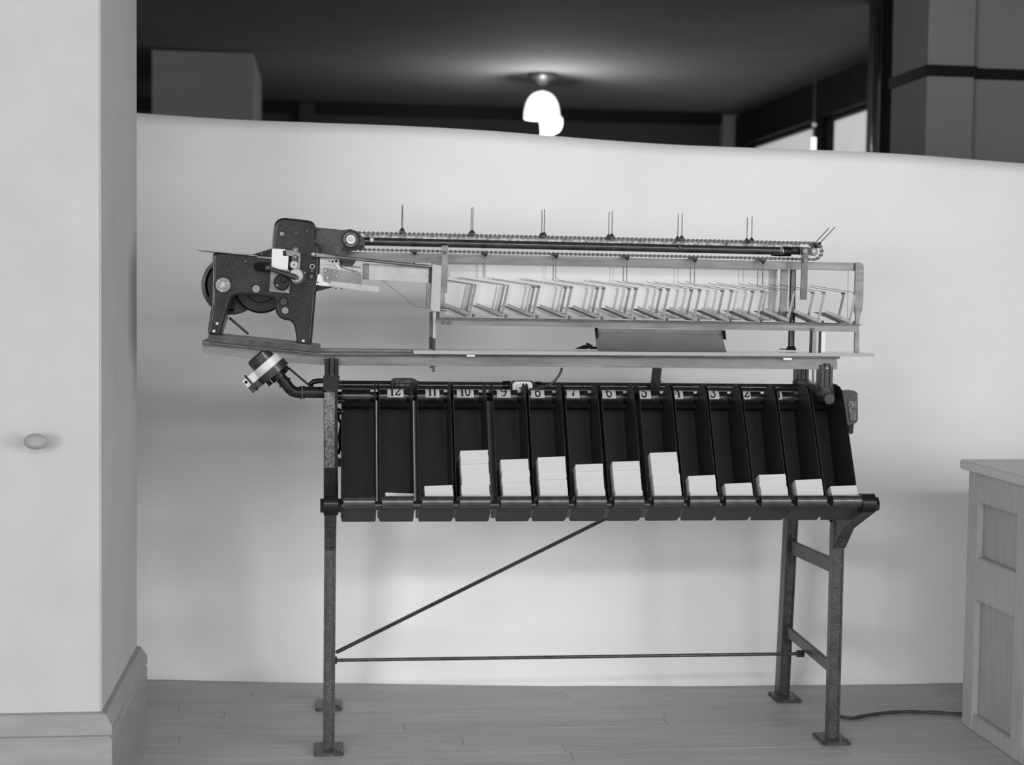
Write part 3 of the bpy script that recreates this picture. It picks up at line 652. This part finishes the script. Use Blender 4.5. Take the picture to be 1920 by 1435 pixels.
bm = NB(); c2 = oc+bd_*(-46*u); tube(bm, [Vector((c2.x, YM-.022, c2.z))+ax*(a*u)-Vector((0, .004*b, 0)) for a, b in ((42, 0), (40, 1.5), (30, 2), (20, 2), (10, 1), (8, 0))], 0.0028, 8); finish(bm, 'strap', 'casting', mu)
bm = NB(); p = oc+bd_*(-53*u)+ax*(32*u); cyl(bm, (p.x, YM-.0215, p.z), (p.x, YM-.02, p.z), 2.8*u, 14); finish(bm, 'hole_shade', 'matte', mu)  # black disc gives the opening its inner shade by colour
bm = NB(); cyl(bm, axp(-3), axp(8), 17*u, 24); 
for s in (-22, 0, 20): cyl(bm, axp(-2)+bd_*(s*u)-Vector((0, .012, 0)), axp(9)+bd_*(s*u)-Vector((0, .012, 0)), 5*u, 6)
finish(bm, 'bolt_flange', 'casting', mu)
el = [axp(0), axp(-12), axp(-20)]; E_ = [P(542, 728, YM), P(549, 734, YM), P(556, 736.5, YM), P(566, 736.5, YM)]
bm = NB(); tube(bm, el+E_, 10.5*u, 20); cyl(bm, axp(-13), axp(-17), 13*u, 24); cyl(bm, P(561.5, 736.5, YM), P(565.5, 736.5, YM), 12.5*u, 24)
finish(bm, 'pipe_elbow', 'casting', mu)
bm = NB(); cyl(bm, P(567, 736, YM), P(612, 736.5, YM), 10.8*u, 24); cyl(bm, P(567, 736, YM), P(572, 736, YM), 12.2*u, 24); finish(bm, 'pipe_coupling', 'casting', mu)
bm = NB(); tube(bm, [P(a, b, 0.08) for a, b in ((583, 726), (583, 720), (588, 716), (597, 714.5), (615, 714.5))], 5*u, 14); finish(bm, 'bent_conduit', 'black', mu)
rod('brace_rod', P(541, 690, 0.06), P(581, 724, 0.06), 2.0*u, 'black', mu)

# ================================================================== HEAD
YHD = -0.045
hd = thing('inserting_head', 'black cast machine head with gears, knobs and crank at the left end', 'machine head', P(490, 640, 0.05))
OUT = A1((150, 1222), (158, 1150), (185, 960), (190, 700), (195, 508), (300, 500), (540, 522), (716, 542), (724, 455), (738, 300), (748, 240), (770, 210), (805, 195), (850, 194), (1050, 217), (1085, 232), (1102, 262), (1106, 300), (1092, 370), (1096, 400), (1118, 424), (1145, 432), (1138, 600), (1128, 800), (1105, 850), (1085, 1100), (1068, 1290), (1060, 1325), (948, 1312), (938, 1220), (925, 1150), (905, 1118), (875, 1098), (825, 1092), (785, 1068), (760, 1030), (752, 990), (764, 950), (752, 915), (725, 893), (680, 884), (550, 870), (420, 866), (375, 875), (345, 905), (325, 960), (245, 1238))
OUT = soft_poly(soft_poly(OUT, 3.5), 1.2)
plate('front_casting', OUT, YHD, 0.035, 'casting', hd, 0.0015)
bm = NB(); tube(bm, [P(a, b, YHD-0.001) for a, b in OUT], 0.0026, 8, True); finish(bm, 'rim_bead', 'black', hd)
# inner line of the rim, its lighter steel painting an edge highlight
def inset(pts, d):
    n = len(pts); out = []
    ar = sum(pts[i][0]*pts[(i+1) % n][1]-pts[(i+1) % n][0]*pts[i][1] for i in range(n))
    s = 1 if ar > 0 else -1
    for i in range(n):
        a, b = Vector(pts[i-1]), Vector(pts[(i+1) % n]); t = (b-a).normalized(); out.append((pts[i][0]-t.y*d*s, pts[i][1]+t.x*d*s))
    return out
bm = NB(); tube(bm, [P(a, b, YHD-0.0003) for a, b in inset(OUT, 3.2)], 0.0010, 6, True); finish(bm, 'rim_line', 'steeldk', hd)
BK = [p for p in OUT]
plate('rear_casting', BK, 0.12, 0.03, 'casting', hd, 0.0015)
bm = NB(); pxprism(bm, A1((160, 1215), (190, 960), (195, 880), (352, 888), (325, 960), (240, 1232)), YHD+0.01, 0.19, 0.001); pxprism(bm, A1((955, 1305), (945, 1200), (925, 1140), (1075, 1150), (1060, 1318)), YHD+0.02, 0.16, 0.001)
finish(bm, 'leg_web', 'casting2', hd)
bm = NB(); pxprism(bm, A1((145, 1236), (1075, 1329), (1150, 1340), (1146, 1391), (600, 1340), (145, 1292)), -0.055, 0.235, 0.001); lab(finish(bm, 'base_plate', 'raildk', hd), 'dark steel base plate')
bm = NB(); pxprism(bm, A1((150, 1233), (1074, 1325), (1074, 1329), (150, 1237)), -0.05, 0.225); finish(bm, 'base_top', 'rail', hd)
bm = NB(); cyl(bm, P(430, 596, 0.12), P(466, 627, 0.12), 0.0035, 10); finish(bm, 'stay_rod', 'steeldk', hd)
# wheels
wh = NB(); wc = P(434, 535, 0.075); R_ = 55*PXM
rimp = [(R_, -.013), (R_+.001, 0), (R_, .013), (R_-.010, .014), (R_-.016, .004), (R_-.016, -.004), (R_-.010, -.014)]
n = 56; rg = [[wh.verts.new((wc.x+r*math.cos(2*PI*i/n), wc.y+d, wc.z+r*math.sin(2*PI*i/n))) for i in range(n)] for r, d in rimp]
for a, b in zip(rg, rg[1:]+rg[:1]):
    for i in range(n): wh.faces.new((a[i], a[(i+1) % n], b[(i+1) % n], b[i]))
cyl(wh, wc-Vector((0, .004, 0)), wc+Vector((0, .004, 0)), R_-.012, 48)
cyl(wh, wc-Vector((0, .02, 0)), wc+Vector((0, .02, 0)), 0.02, 24)
finish(wh, 'handwheel', 'black', hd)
bm = NB(); disc_bm(bm, (489, 538), 49.5, 0.03, 0.02, n=56); disc_bm(bm, (489, 538), 30, 0.024, 0.01, n=40); finish(bm, 'flywheel', 'black', hd)
bm = NB(); pxprism(bm, A1((395, 900), (365, 1052), (440, 1035), (500, 1005), (470, 900)), 0.06, 0.05, 0.002); finish(bm, 'brake_block', 'casting2', hd)
plate('wheel_guard', A1((150, 968), (148, 920), (195, 560), (200, 968)), 0.0, 0.03, 'black', hd)
# bearing covers, bolts
def ringed(c, rs, Y, name='bearing', parent=hd):
    z = A1(c)[0]; top = None
    for k, (r, d, m) in enumerate(rs):
        o = disc(name if k == 0 else ('hub' if k == len(rs)-1 else 'ring'), z, r/4.7825, Y-d, d, m, parent if k == 0 else top)
        if k == 0: top = o
    return top
bc = ringed((278, 787), ((68, .006, 'steel'), (36, .008, 'steellt'), (22, .014, 'chrome')), YHD, 'bearing_cover')
for a in ((322, 770), (268, 838), (242, 752)): disc('cover_screw', A1(a)[0], 2.7, YHD-.009, .004, 'chrome', bc)
ringed((575, 822), ((37, .004, 'steeldk'), (31, .006, 'steellt'), (20, .007, 'steeldk'), (12, .009, 'steellt'), (5, .0095, 'matte')), YHD)
ringed((835, 1017), ((34, .004, 'steeldk'), (28, .006, 'steellt'), (18, .007, 'steeldk'), (11, .009, 'steellt'), (5, .0095, 'matte')), YHD)
ringed((1078, 622), ((24, .005, 'chrome'), (15, .0055, 'matte')), YHD)
ringed((820, 935), ((41, .004, 'black'), (33, .006, 'casting2')), YHD, 'oil_cap')
ringed((1070, 712), ((31, .005, 'black'), (22, .007, 'casting2'), (8, .008, 'steel')), YHD, 'oil_cap')
ringed((1062, 773), ((22, .004, 'casting2'), (12, .006, 'black')), YHD, 'oil_cap')
ringed((295, 585), ((38, .002, 'casting'),), YHD, 'boss')
for c, r, m in (((1032, 300), 16, 'casting2'), ((935, 325), 15, 'casting2'), ((225, 1133), 15, 'steellt'), ((480, 572), 19, 'casting2'), ((1010, 678), 9, 'steellt'), ((1075, 662), 9, 'steeldk'), ((675, 827), 20, 'black')):
    disc('bolt_head', A1(c)[0], r/4.7825, YHD-.005, .005, m, hd)
plate('square_nut', A1((790, 312), (824, 312), (824, 343), (790, 343)), YHD-.006, .006, 'steel', hd)
for q in (A1((185, 1190), (208, 1190), (208, 1210), (185, 1210)), A1((985, 1278), (1010, 1280), (1010, 1298), (985, 1296))): plate('foot_bolt', q, YHD-.004, .004, 'whitemetal', hd)
plate('slot_shade', smooth_poly(A1((548, 632), (556, 595), (600, 578), (712, 592), (708, 678), (600, 668), (560, 655)), 1), YHD-.0012, .0012, 'matte', hd)  # black plate, no opening: the slot's inner shade put in as colour
# white and grey cover plates
lab(plate('white_plate', A1((718, 460), (838, 467), (838, 478), (815, 480), (815, 524), (866, 528), (858, 654), (785, 647), (712, 622)), YHD-.012, .006, 'whitemetal', hd, 0.0005), 'white metal plate')
plate('lower_plate', A1((711, 615), (870, 650), (905, 700), (880, 780), (870, 862), (693, 845)), YHD-.008, .006, 'steel', hd, 0.0005)
plate('latch', A1((840, 472), (900, 478), (945, 495), (975, 500), (972, 530), (848, 524)), YHD-.014, .006, 'steel', hd, 0.0005)
gp = plate('gear_well', A1((878, 525), (968, 530), (972, 560), (960, 640), (872, 650)), YHD-.003, .003, 'matte', hd)
plate('gear_guard', A1((955, 500), (975, 520), (968, 640), (940, 640), (952, 560)), YHD-.01, .008, 'steel', hd)
def gear(c, r, nt, m, Y):
    bm = NB(); pts = []; cx, cy = A1(c)[0]
    for k in range(nt*4):
        rr = r if k % 4 < 2 else r*0.82; t = 2*PI*(k+0.5)/(nt*4); pts.append((cx+rr/4.7825*math.cos(t), cy+rr/4.7825*math.sin(t)))
    pxprism(bm, pts, Y, .006); g = finish(bm, 'gear', m, hd); disc('gear_hub', (cx, cy), r*0.2/4.7825, Y-.003, .004, 'steeldk', g)
gear((925, 545), 35, 18, 'steeldk', YHD-.010); gear((915, 605), 38, 20, 'steellt', YHD-.010)
ringed((928, 477), ((26, .006, 'steellt'), (20, .007, 'steeldk'), (8, .012, 'chrome')), YHD, 'bearing')
disc('gear_stud', A1((925, 535))[0], 20/4.7825, YHD-.018, .008, 'steeldk', hd); disc('gear_stud', A1((925, 533))[0], 7/4.7825, YHD-.021, .004, 'chrome', hd)
cr = ringed((940, 712), ((76, .010, 'steel'), (68, .014, 'steeldk')), YHD, 'crank_disc')
disc('disc_ring', A1((935, 700))[0], 62/4.7825, YHD-.018, .005, 'steellt', cr); disc('disc_face', A1((935, 698))[0], 52/4.7825, YHD-.020, .003, 'chrome', cr)
bm = NB(); tube(bm, [P(*A1(q)[0], YHD-.030) for q in ((690, 638), (740, 655), (800, 675), (860, 695), (935, 722))], [6*PXM*.55, 6*PXM*.6, 6*PXM*.8, 6*PXM*.9, 6*PXM*.9], 12); cyl(bm, P(*A1((940, 722))[0], YHD-.036), P(*A1((940, 722))[0], YHD-.012), 19/4.7825*PXM, 18)
lv = finish(bm, 'crank_lever', 'casting2', hd)
bm = NB(); bp = P(*A1((678, 632))[0], YHD-.030); bmesh.ops.create_uvsphere(bm, u_segments=20, v_segments=12, radius=29/4.7825*PXM, matrix=Matrix.Translation(bp)); finish(bm, 'ball', 'steeldk', lv)
kn = NB(); disc_bm(kn, A1((805, 763))[0], 68/4.7825, YHD-.030, .022, n=36); ko = finish(kn, 'dark_knob', 'black', hd)
disc('knob_ring', A1((805, 763))[0], 71/4.7825, YHD-.018, .006, 'steel', ko); disc('knob_cap', A1((822, 735))[0], 29/4.7825, YHD-.040, .012, 'black', ko, bev=0.6); disc('knob_stud', A1((762, 790))[0], 8/4.7825, YHD-.034, .005, 'chrome', ko)
plate('spring_end', A1((840, 828), (876, 858), (870, 862), (836, 836)), YHD-.016, .003, 'steellt', hd)
# feed tray and slanted guide at top left
lab(plate('feed_tray', A1((38, 469), (220, 482), (590, 522), (592, 531), (220, 492), (38, 474)), -0.06, 0.16, 'steel', hd), 'thin flat feed tray')
plate('tray_rail', A1((585, 528), (718, 538), (718, 558), (585, 540)), -0.055, 0.03, 'steel', hd)
plate('guide_wedge', A1((530, 517), (722, 458), (722, 534)), -0.03, 0.08, 'black', hd)
for q in ((622, 505), (627, 515)): disc('guide_screw', A1(q)[0], 2, -0.062, .02, 'casting2', hd)
# arm to the conveyor
plate('arm_bracket', soft_poly(A1((1098, 268), (1355, 293), (1420, 284), (1490, 308), (1550, 380), (1548, 440), (1420, 478), (1345, 530), (1320, 556), (1140, 556), (1138, 430), (1100, 400)), 2), -0.02, 0.04, 'casting2', hd, 0.001)
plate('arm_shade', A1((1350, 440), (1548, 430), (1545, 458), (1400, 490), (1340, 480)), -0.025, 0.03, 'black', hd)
sh = ringed((1422, 378), ((79, .016, 'casting2'), (74, .020, 'steeldk')), -0.02, 'sprocket_hub')
disc('hub_groove', A1((1422, 378))[0], 46/4.7825, -0.042, .003, 'matte', sh); disc('hub_face', A1((1424, 378))[0], 42/4.7825, -0.047, .008, 'whitemetal', sh); disc('hub_nut', A1((1425, 376))[0], 19/4.7825, -0.052, .006, 'steellt', sh)
for q in ((1428, 318), (1376, 412), (1480, 412)): disc('hub_screw', A1(q)[0], 11/4.7825, -.0425, .004, 'casting2', sh)
# feed plates between head and conveyor
g1 = plate('feed_plate', B4((155, 605), (520, 625), (515, 745), (155, 710)), -0.045, .006, 'steellt', hd)
for c, r in (((357, 668), 12), ((419, 678), 19), ((484, 668), 23)): disc('plate_hole_shade', B4(c)[0], r/9.565, -0.0465, .002, 'matte' if r > 15 else 'steeldk', g1)  # dark discs painted for the shade inside the openings
plate('feed_plate', B4((155, 712), (400, 735), (925, 775), (930, 870), (400, 815), (380, 1060), (250, 870), (155, 890)), -0.04, .006, 'steellt', hd)
plate('feed_block', B4((392, 815), (950, 880), (940, 1085), (385, 1030)), -0.055, .018, 'steel', hd, .0005)
plate('feed_bar', B4((382, 1025), (1250, 1120), (1245, 1222), (880, 1190), (380, 1115)), -0.06, .02, 'steellt', hd, .0005)
plate('clamp', B4((250, 790), (400, 805), (380, 1055), (262, 1030), (255, 880)), -0.056, .01, 'steel', hd, .0005)
for c in ((290, 838), (322, 968), (450, 855), (935, 900), (912, 1100), (490, 940)): disc('clamp_screw', B4(c)[0], (26 if c[0] < 400 else 18)/9.565, -0.062, .006, 'chrome', hd)
for c in ((475, 1157), (578, 1163), (150, 1050)): disc('feed_hole_shade', B4(c)[0], 1.4, -0.062, .003, 'matte', hd)  # black discs in place of shaded openings
plate('side_cam', B4((150, 905), (200, 910), (240, 960), (262, 1035), (375, 1065), (362, 1118), (120, 1095)), -0.05, .01, 'whitemetal', hd, .0005)
plate('lower_guide', B4((118, 1105), (440, 1132), (290, 1170), (115, 1218)), -0.03, .08, 'black', hd)
plate('dark_hopper', B4((530, 610), (845, 650), (775, 755), (590, 745), (545, 740)), -0.02, .05, 'casting2', hd)
plate('feed_finger', B4((470, 738), (500, 735), (575, 815), (545, 828)), -0.05, .004, 'whitemetal', hd)
lab(finish(tube(tube(NB(), [P(*q, -.047) for q in B4((545, 765), (720, 825), (860, 858))], .0008, 6), [P(*q, -.047) for q in B4((560, 750), (920, 780))], .0008, 6), 'feed_wire', 'steeldk', hd), 'thin wires')
# connecting lever
bm = NB(); pxprism(bm, B4((20, 545), (35, 515), (70, 508), (150, 525), (470, 575), (470, 608), (90, 585), (40, 580)), -0.075, .006, .0008)
cyl(bm, P(*B4((460, 592))[0], -.072), P(805, 500, -.035), 3.0*PXM, 14)
cl = finish(bm, 'connecting_lever', 'steel', hd); disc('lever_ball', B4((75, 543))[0], 4.4, -.086, .014, 'chrome', cl, bev=.9)
# long light channel to the tower
plate('feed_channel', [(681, 494), (804, 500), (804, 531), (681, 524)], -0.02, .03, 'steellt', hd, .0008)
plate('channel_end', [(681, 494), (692, 494.5), (692, 524.4), (681, 524)], -0.022, .034, 'steel', hd, .0008)
lab(finish(tube(NB(), [P(a, b, -.01) for a, b in ((713, 524), (722, 530), (778, 575), (801, 578))], .0011, 6), 'bent_wire', 'steellt', hd), 'thin bent wire')

# ================================================================== CONVEYOR
YCH = 0.02
cv = thing('chain_conveyor', 'long black tube conveyor with roller chain and upright prongs', 'conveyor', P(700, 455, 0.05))
t0, t1 = P(676, 452.5, YCH+.012), P(1462, 470.5, YCH+.012)
lab(finish(cyl(NB(), t0, t1, 8.0*PXM, 24), 'beam_tube', 'tubeblack', cv), 'long glossy black tube')
r0, r1 = P(684, 442, YCH+.008), P(1500, 461, YCH+.008)
bm = NB(); prism(bm, [r0+Vector((0, 0, -.006)), r1+Vector((0, 0, -.006)), r1+Vector((0, 0, .0045)), r0+Vector((0, 0, .0045))], (0, .02, 0)); finish(bm, 'chain_guide', 'grease', cv)
finish(disc_bm(NB(), (697, 450), 4.3, YCH-.018, .01), 'tube_bolt', 'steellt', cv)
for q in ((1099, 461.5), (1275, 463)): disc('tube_bolt', q, 2.4, YCH-.004, .006, 'steeldk', cv)
# collar and end bracket
for nm, a, b, r, m in (('end_collar', (1466, 471.5), (1482, 471.8), 9.6, 'black'), ('end_collar', (1484, 470), (1505, 470.5), 7.8, 'casting2'), ('end_collar', (1446, 476), (1467, 477.5), 4.0, 'black')):
    finish(cyl(NB(), P(*a, YCH+.01), P(*b, YCH+.01), r*PXM, 24), nm, m, cv)
finish(cyl(NB(), P(1465.3, 471, YCH+.01), P(1466.8, 471, YCH+.01), 10*PXM, 24), 'collar_ring', 'chrome', cv)
bm = NB(); pxprism(bm, [(1500, 464), (1516, 463), (1521, 468), (1520, 478), (1515, 480), (1500, 478)], YCH-.012, .02, .001); finish(bm, 'end_bracket', 'casting2', cv)
hb_ = plate('hanger_bar', [(1504, 466), (1514.5, 464), (1516, 480), (1515, 505), (1513, 562), (1500.5, 562), (1503, 505)], -0.035, .006, 'steeldk', cv, .0008)
disc('bar_bolt', (1510, 471), 5.4, -.042, .008, 'steel', hb_); disc('bar_bolt', (1510, 488.5), 3.8, -.040, .006, 'steel', hb_)
plate('hanger_bar', [(828, 461), (840.5, 461), (840, 500), (838, 550), (826, 550), (828.5, 500)], -0.035, .006, 'steel', cv, .0008)
disc('bar_bolt', (834, 473.5), 3.2, -.040, .006, 'steeldk', cv)
# chain
C1, C2, RC = P(657, 452, YCH), P(1526, 471.4, YCH), 15.6*PXM
run = finish(disc_bm(NB(), (1526, 471.4), 8.6, YCH-.012, .012), 'end_sprocket', 'steel', cv); disc('sprocket_cap', (1526, 471), 4.2, YCH-.017, .006, 'chrome', run)
finish(disc_bm(NB(), (657, 452), 13.5, YCH-.004, .008), 'drive_sprocket', 'chain', cv)
dv = (C2-C1); Ls = dv.length; dh = dv.normalized(); up = Vector((-dh.z, 0, dh.x))
lk = NB(); pit = 0.0127
cyl(lk, (0, -.0058, 0), (0, .006, 0), .0047, 12); cyl(lk, (0, -.0068, 0), (0, -.0058, 0), .0020, 8)
prism(lk, [(-.001, -.0045, -.0022), (pit*.5, -.0045, -.0012), (pit, -.0045, -.0022), (pit, -.0045, .0022), (pit*.5, -.0045, .0012), (-.001, -.0045, .0022)], (0, .0015, 0))
lkm = mesh_of(lk, 'chain_link', 'chain')
lc_ = bpy.data.objects.new('roller_chain', None); C.objects.link(lc_); lc_.parent = cv; lc_.location = C1-ORG[cv.name]; ORG[lc_.name] = C1.copy()
tot = 2*Ls+2*PI*RC; nl = round(tot/pit)
for k in range(nl):
    s = k*tot/nl
    if s < Ls: p = C1+up*RC+dh*s; an = 0
    elif s < Ls+PI*RC: t = (s-Ls)/RC; p = C2+up*RC*math.cos(t)+dh*RC*math.sin(t); an = t
    elif s < 2*Ls+PI*RC: p = C2-up*RC-dh*(s-Ls-PI*RC); an = PI
    else: t = (s-2*Ls-PI*RC)/RC; p = C1-up*RC*math.cos(t)-dh*RC*math.sin(t); an = PI+t
    if (p-C1).length < RC*1.05 and s > 2*Ls: continue
    put('chain_link', lkm, lc_, p, (0, an-math.atan2(dh.z, dh.x), 0))
# pushers: a carrier on the chain with two prongs, one behind the other
def pusher_mesh():
    c = NB(); bx(c, -.0075, .0075, -.008, .064, .0015, .0085, .001)
    for yy in (0, .052): cyl(c, (0, yy, .0085), (0, yy, .017), .0078, 12, .0026)
    carrier = mesh_of(c, 'carrier', 'casting2')
    pc = NB(); tube(pc, [(0, 0, .014), (.0004, 0, .05), (.0003, 0, .083)], .0013, 8); prong = mesh_of(pc, 'prong', 'steeldk')
    return carrier, prong
cme, pme = pusher_mesh()
def pusher(px, py, an=0, ln=1.0, Y=-.008):
    p = P(px, py, Y); o = put('pusher', cme, cv, p, (0, an, 0))
    for yy in (0, .052):
        q = bpy.data.objects.new('prong', pme); C.objects.link(q); q.parent = o; q.location = (0, yy, 0); q.scale = (1, 1, ln)
sl = -math.atan2(dh.z, dh.x)
for px, py in ((754.5, 439), (886, 443), (1020, 446.5), (1147, 449.5), (1278, 453), (1409, 457)): pusher(px, py, sl*0.2, 0.98 if px < 1400 else 0.93)
pusher(1531, 463, 0.74, 0.93)
for px, py in ((778, 467), (910, 470), (1043, 473.5), (1176, 477), (1303, 481), (1431, 484)): pusher(px, py, PI, 0.92)

# ================================================================== WICKET RACK
wk = thing('wicket_rack', 'open steel rack of slanting wire pockets before a glossy white plate', 'rack', P(1200, 657, 0.03))
YM_ = 0.125
lab(plate('back_plate', [(834, 488), (1459, 502), (1459, 602), (834, 590)], YM_, .003, 'mirror', wk), 'glossy white plate')
plate('top_bar', B4((540, 560), (600, 490), (760, 500))+[(960, 478.5), (1604, 493), (1604, 508.3), (960, 495), (731, 492), (700, 490), (655, 484)], 0.018, .006, 'rail', wk, .0008)
plate('end_post', soft_poly(A4((1412, 503), (1440, 500), (1465, 508), (1476, 530), (1474, 700), (1466, 860), (1452, 900), (1440, 975), (1440, 1195), (1402, 1195), (1408, 975), (1412, 905), (1404, 880), (1406, 700)), 2), 0.010, .008, 'rail', wk, .001)
plate('front_rail', [(818, 599), (1612, 610), (1606, 622.8), (1550, 621.5), (870, 610), (826, 609), (818, 606)], -0.028, .005, 'rail', wk, .0005)
bm = NB(); pxprism(bm, [(818, 597), (1616, 608.5), (1616, 610.3), (818, 598.8)], -0.04, .012); lab(finish(bm, 'rail_edge', 'steeldk', wk), 'dark edge strip')
plate('rear_rail', [(818, 595.5), (1600, 606.5), (1600, 609), (818, 598)], 0.07, .02, 'steel', wk)
for c in ((832, 606), (842.5, 606), (1524, 618.5)): disc('rail_bolt', c, 3.3, -.034, .006, 'steeldk', wk)
# uprights of the wickets
FT = [892, 953, 1011, 1072, 1133, 1194, 1254.5, 1313.5, 1373.5, 1431, 1489.5, 1546.5, 1605]
YW = -0.02; DW = 0.104
def ytop(px): return 533.5+(px-892)*(549-533.5)/(1605-892)
xw = [X_(p_, ytop(p_), YW) for p_ in FT]; zw = [Z_(p_, ytop(p_), YW) for p_ in FT]
hU = 59*PXM; dxU = -12*PXM
def up_mesh():
    b = NB(); w_ = .0036
    prism(b, [(-w_, 0, 0), (w_, 0, 0), (w_+dxU, 0, -hU), (-w_+dxU, 0, -hU)], (0, .0022, 0), .0003); u1 = mesh_of(b, 'upright', 'steel')
    b = NB(); bx(b, -.008, .003, -.002, .004, -.0065, .0012, .0006); cyl(b, (-.001, -.0035, -.0025), (-.001, -.002, -.0025), .0018, 8); br = mesh_of(b, 'bracket', 'steeldk')
    b = NB(); tube(b, [(0, 0, 0), (-.045, 0, .0065), (-.095, 0, .0135), (-.128, 0, .0180), (-.134, 0, .0205), (-.136, 0, .0228)], .0007, 6); wi = mesh_of(b, 'wire', 'steeldk')
    b = NB(); lx, lz_ = -51*PXM, 20*PXM; ox, oz = dxU+.004, -hU-.001
    prism(b, [(ox, -.002, oz), (ox, -.002, oz+.0012), (ox+lx, -.002, oz+lz_+.0012), (ox+lx, -.002, oz+lz_)], (0, DW+.006, 0))
    prism(b, [(ox, -.0035, oz-.0005), (ox, -.0035, oz+.010), (ox+lx, -.0035, oz+lz_+.009), (ox+lx, -.0035, oz+lz_)], (0, .0015, 0)); fs = mesh_of(b, 'pocket_floor', 'steel')
    b = NB(); bx(b, -.004+dxU, .0+dxU+.002, 0, DW, -hU+.010, -hU+.013); cyl(b, (dxU+.012, -.006, -hU-.004), (dxU+.012, -.006, -hU+.006), .004, 8); cb_ = mesh_of(b, 'cross_bar', 'steeldk')
    return u1, br, wi, fs, cb_
u1, br, wi, fs, cbm_ = up_mesh()
for i in range(13):
    p = Vector((xw[i], YW, zw[i])); e = bpy.data.objects.new('wicket', None); C.objects.link(e); e.parent = wk; e.location = p-ORG[wk.name]; ORG[e.name] = p
    put('pocket_floor', fs, e, p); put('cross_bar', cbm_, e, p)
    for yy in (0, DW):
        q = p+Vector((0, yy, 0)); put('upright', u1, e, q); put('wire', wi, e, q)
        if i > 1: put('bracket', br, e, q)
# left tower
tw = plate('tower_plate', A2((1028, 515), (1098, 525), (1086, 882), (1014, 866)), -0.035, .012, 'steellt', wk, .0008)
plate('tower_cap', A2((1028, 503), (1098, 508), (1098, 532), (1028, 532)), -0.03, .05, 'steeldk', wk)
plate('tower_side', A2((1000, 540), (1025, 530), (1016, 866), (985, 858), (988, 660), (1000, 650)), 0.0, .04, 'steeldk', wk)
plate('tower_side', A2((985, 660), (1018, 660), (1014, 868), (985, 858)), -0.025, .02, 'steel', wk)
plate('comb_plate', A2((1106, 540), (1142, 548), (1140, 740), (1092, 738), (1098, 600)), -0.02, .006, 'steel', wk, .0005)
plate('comb_plate', A2((1142, 540), (1166, 545), (1160, 615), (1142, 612)), 0.0, .006, 'steellt', wk)
bm = NB(); random.seed(5)
for k in range(5): tube(bm, [P(*q, -.022) for q in A2((1112, 580+k*32), (1122, 568+k*32), (1132, 566+k*32), (1138, 574+k*32))], .0012, 6)
finish(bm, 'comb_teeth', 'steeldk', wk)
plate('tower_leg', A2((1006, 880), (1030, 880), (1030, 1165), (1006, 1165)), 0.0, .01, 'steeldk', wk); plate('tower_leg', A2((1034, 884), (1056, 884), (1054, 1165), (1030, 1165)), -0.02, .01, 'steellt', wk)
plate('leg_sleeve', A2((1004, 1075), (1030, 1075), (1030, 1168), (1004, 1168)), -0.004, .014, 'casting2', wk); plate('leg_sleeve', A2((1031, 1085), (1052, 1085), (1050, 1175), (1030, 1175)), -0.024, .016, 'casting2', wk)
plate('tower_foot', A2((1060, 880), (1085, 880), (1082, 930), (1060, 930)), 0.0, .02, 'steeldk', wk); finish(cyl(NB(), P(824, 580, -.01), P(838, 581.5, -.01), .0045, 14), 'spool', 'steellt', wk)
lab(finish(tube(NB(), [P(a, b, -.015) for a, b in ((826, 575), (840, 580), (874, 594))], .0014, 6), 'stay_wire', 'steeldk', wk), 'thin stay wire')
# right posts
plate('flat_post', A4((838, 555), (898, 558), (884, 925), (826, 925)), 0.060, .006, 'steel', wk, .0008)
pz0 = P(1489, 505, 0.13); zt_b = Z_(1482, 655, 0.13)
YP_ = .072; rpx = X_(1485, 580, YP_)
rp = finish(cyl(NB(), (rpx, YP_, Z_(1489, 492, YP_)), (rpx, YP_, Z_(1482, 656, YP_)), 6.2*PXM, 20), 'round_post', 'steeldk', wk)
finish(cyl(cyl(NB(), (rpx, YP_, Z_(1482, 656.5, YP_)), (rpx, YP_, Z_(1482, 649, YP_)), 11*PXM, 24, 7*PXM), (rpx-.035, YP_, Z_(1482, 655, YP_)), (rpx, YP_, Z_(1482, 655, YP_)), .0015, 8), 'post_flange', 'casting', wk)
for a, b, m in (((1524, 614), 7.5, 'steel'), ((1541, 612), 7, 'whitemetal')): plate('rack_leg', [(a[0], a[1]), (a[0]+b, a[1]), (a[0]+b-1.5, 661), (a[0]-1.5, 661)], -0.02, .01, m, wk, .0005); plate('leg_edge', [(a[0]-1.5, a[1]), (a[0], a[1]), (a[0]-1.5, 661), (a[0]-3, 661)], -0.015, .02, 'casting2', wk)
lab(finish(tube(NB(), [P(1590.5, 508, .07), P(1588.5, 607, .07)], .0006, 6), 'plumb_wire', 'steeldk', wk), 'hair-thin upright wire')

# ================================================================== CORD ON THE FLOOR
def Fz(px, py, z=0.006):
    d = AR*((px-960)/FPX)+AD*((py-717.5)/FPX)+AF; return EYE+d*((z-EYE.z)/d.z)
cp = [Fz(a, b) for a, b in ((1560, 1340), (1585, 1346), (1600, 1347), (1625, 1342), (1660, 1337), (1700, 1335), (1750, 1336), (1800, 1339), (1850, 1341), (1890, 1344), (1960, 1350))]
fine = []
for i in range(len(cp)-1):
    a, b, c_, d_ = cp[max(i-1, 0)], cp[i], cp[i+1], cp[min(i+2, len(cp)-1)]
    for k in range(4):
        t = k/4; fine.append(0.5*((2*b)+(c_-a)*t+(2*a-5*b+4*c_-d_)*t*t+(3*b-a-3*c_+d_)*t**3))
bm = NB(); tube(bm, [p+Vector((0, .0042*math.cos(i*.9), 0)) for i, p in enumerate(fine)], .0045, 8); tube(bm, [p+Vector((0, -.0042*math.cos(i*.9), 0.0005)) for i, p in enumerate(fine)], .0045, 8)
tag(finish(bm, 'power_cord', 'rubber'), 'dark twisted power cord lying on the wooden floor by the right leg', 'cord')
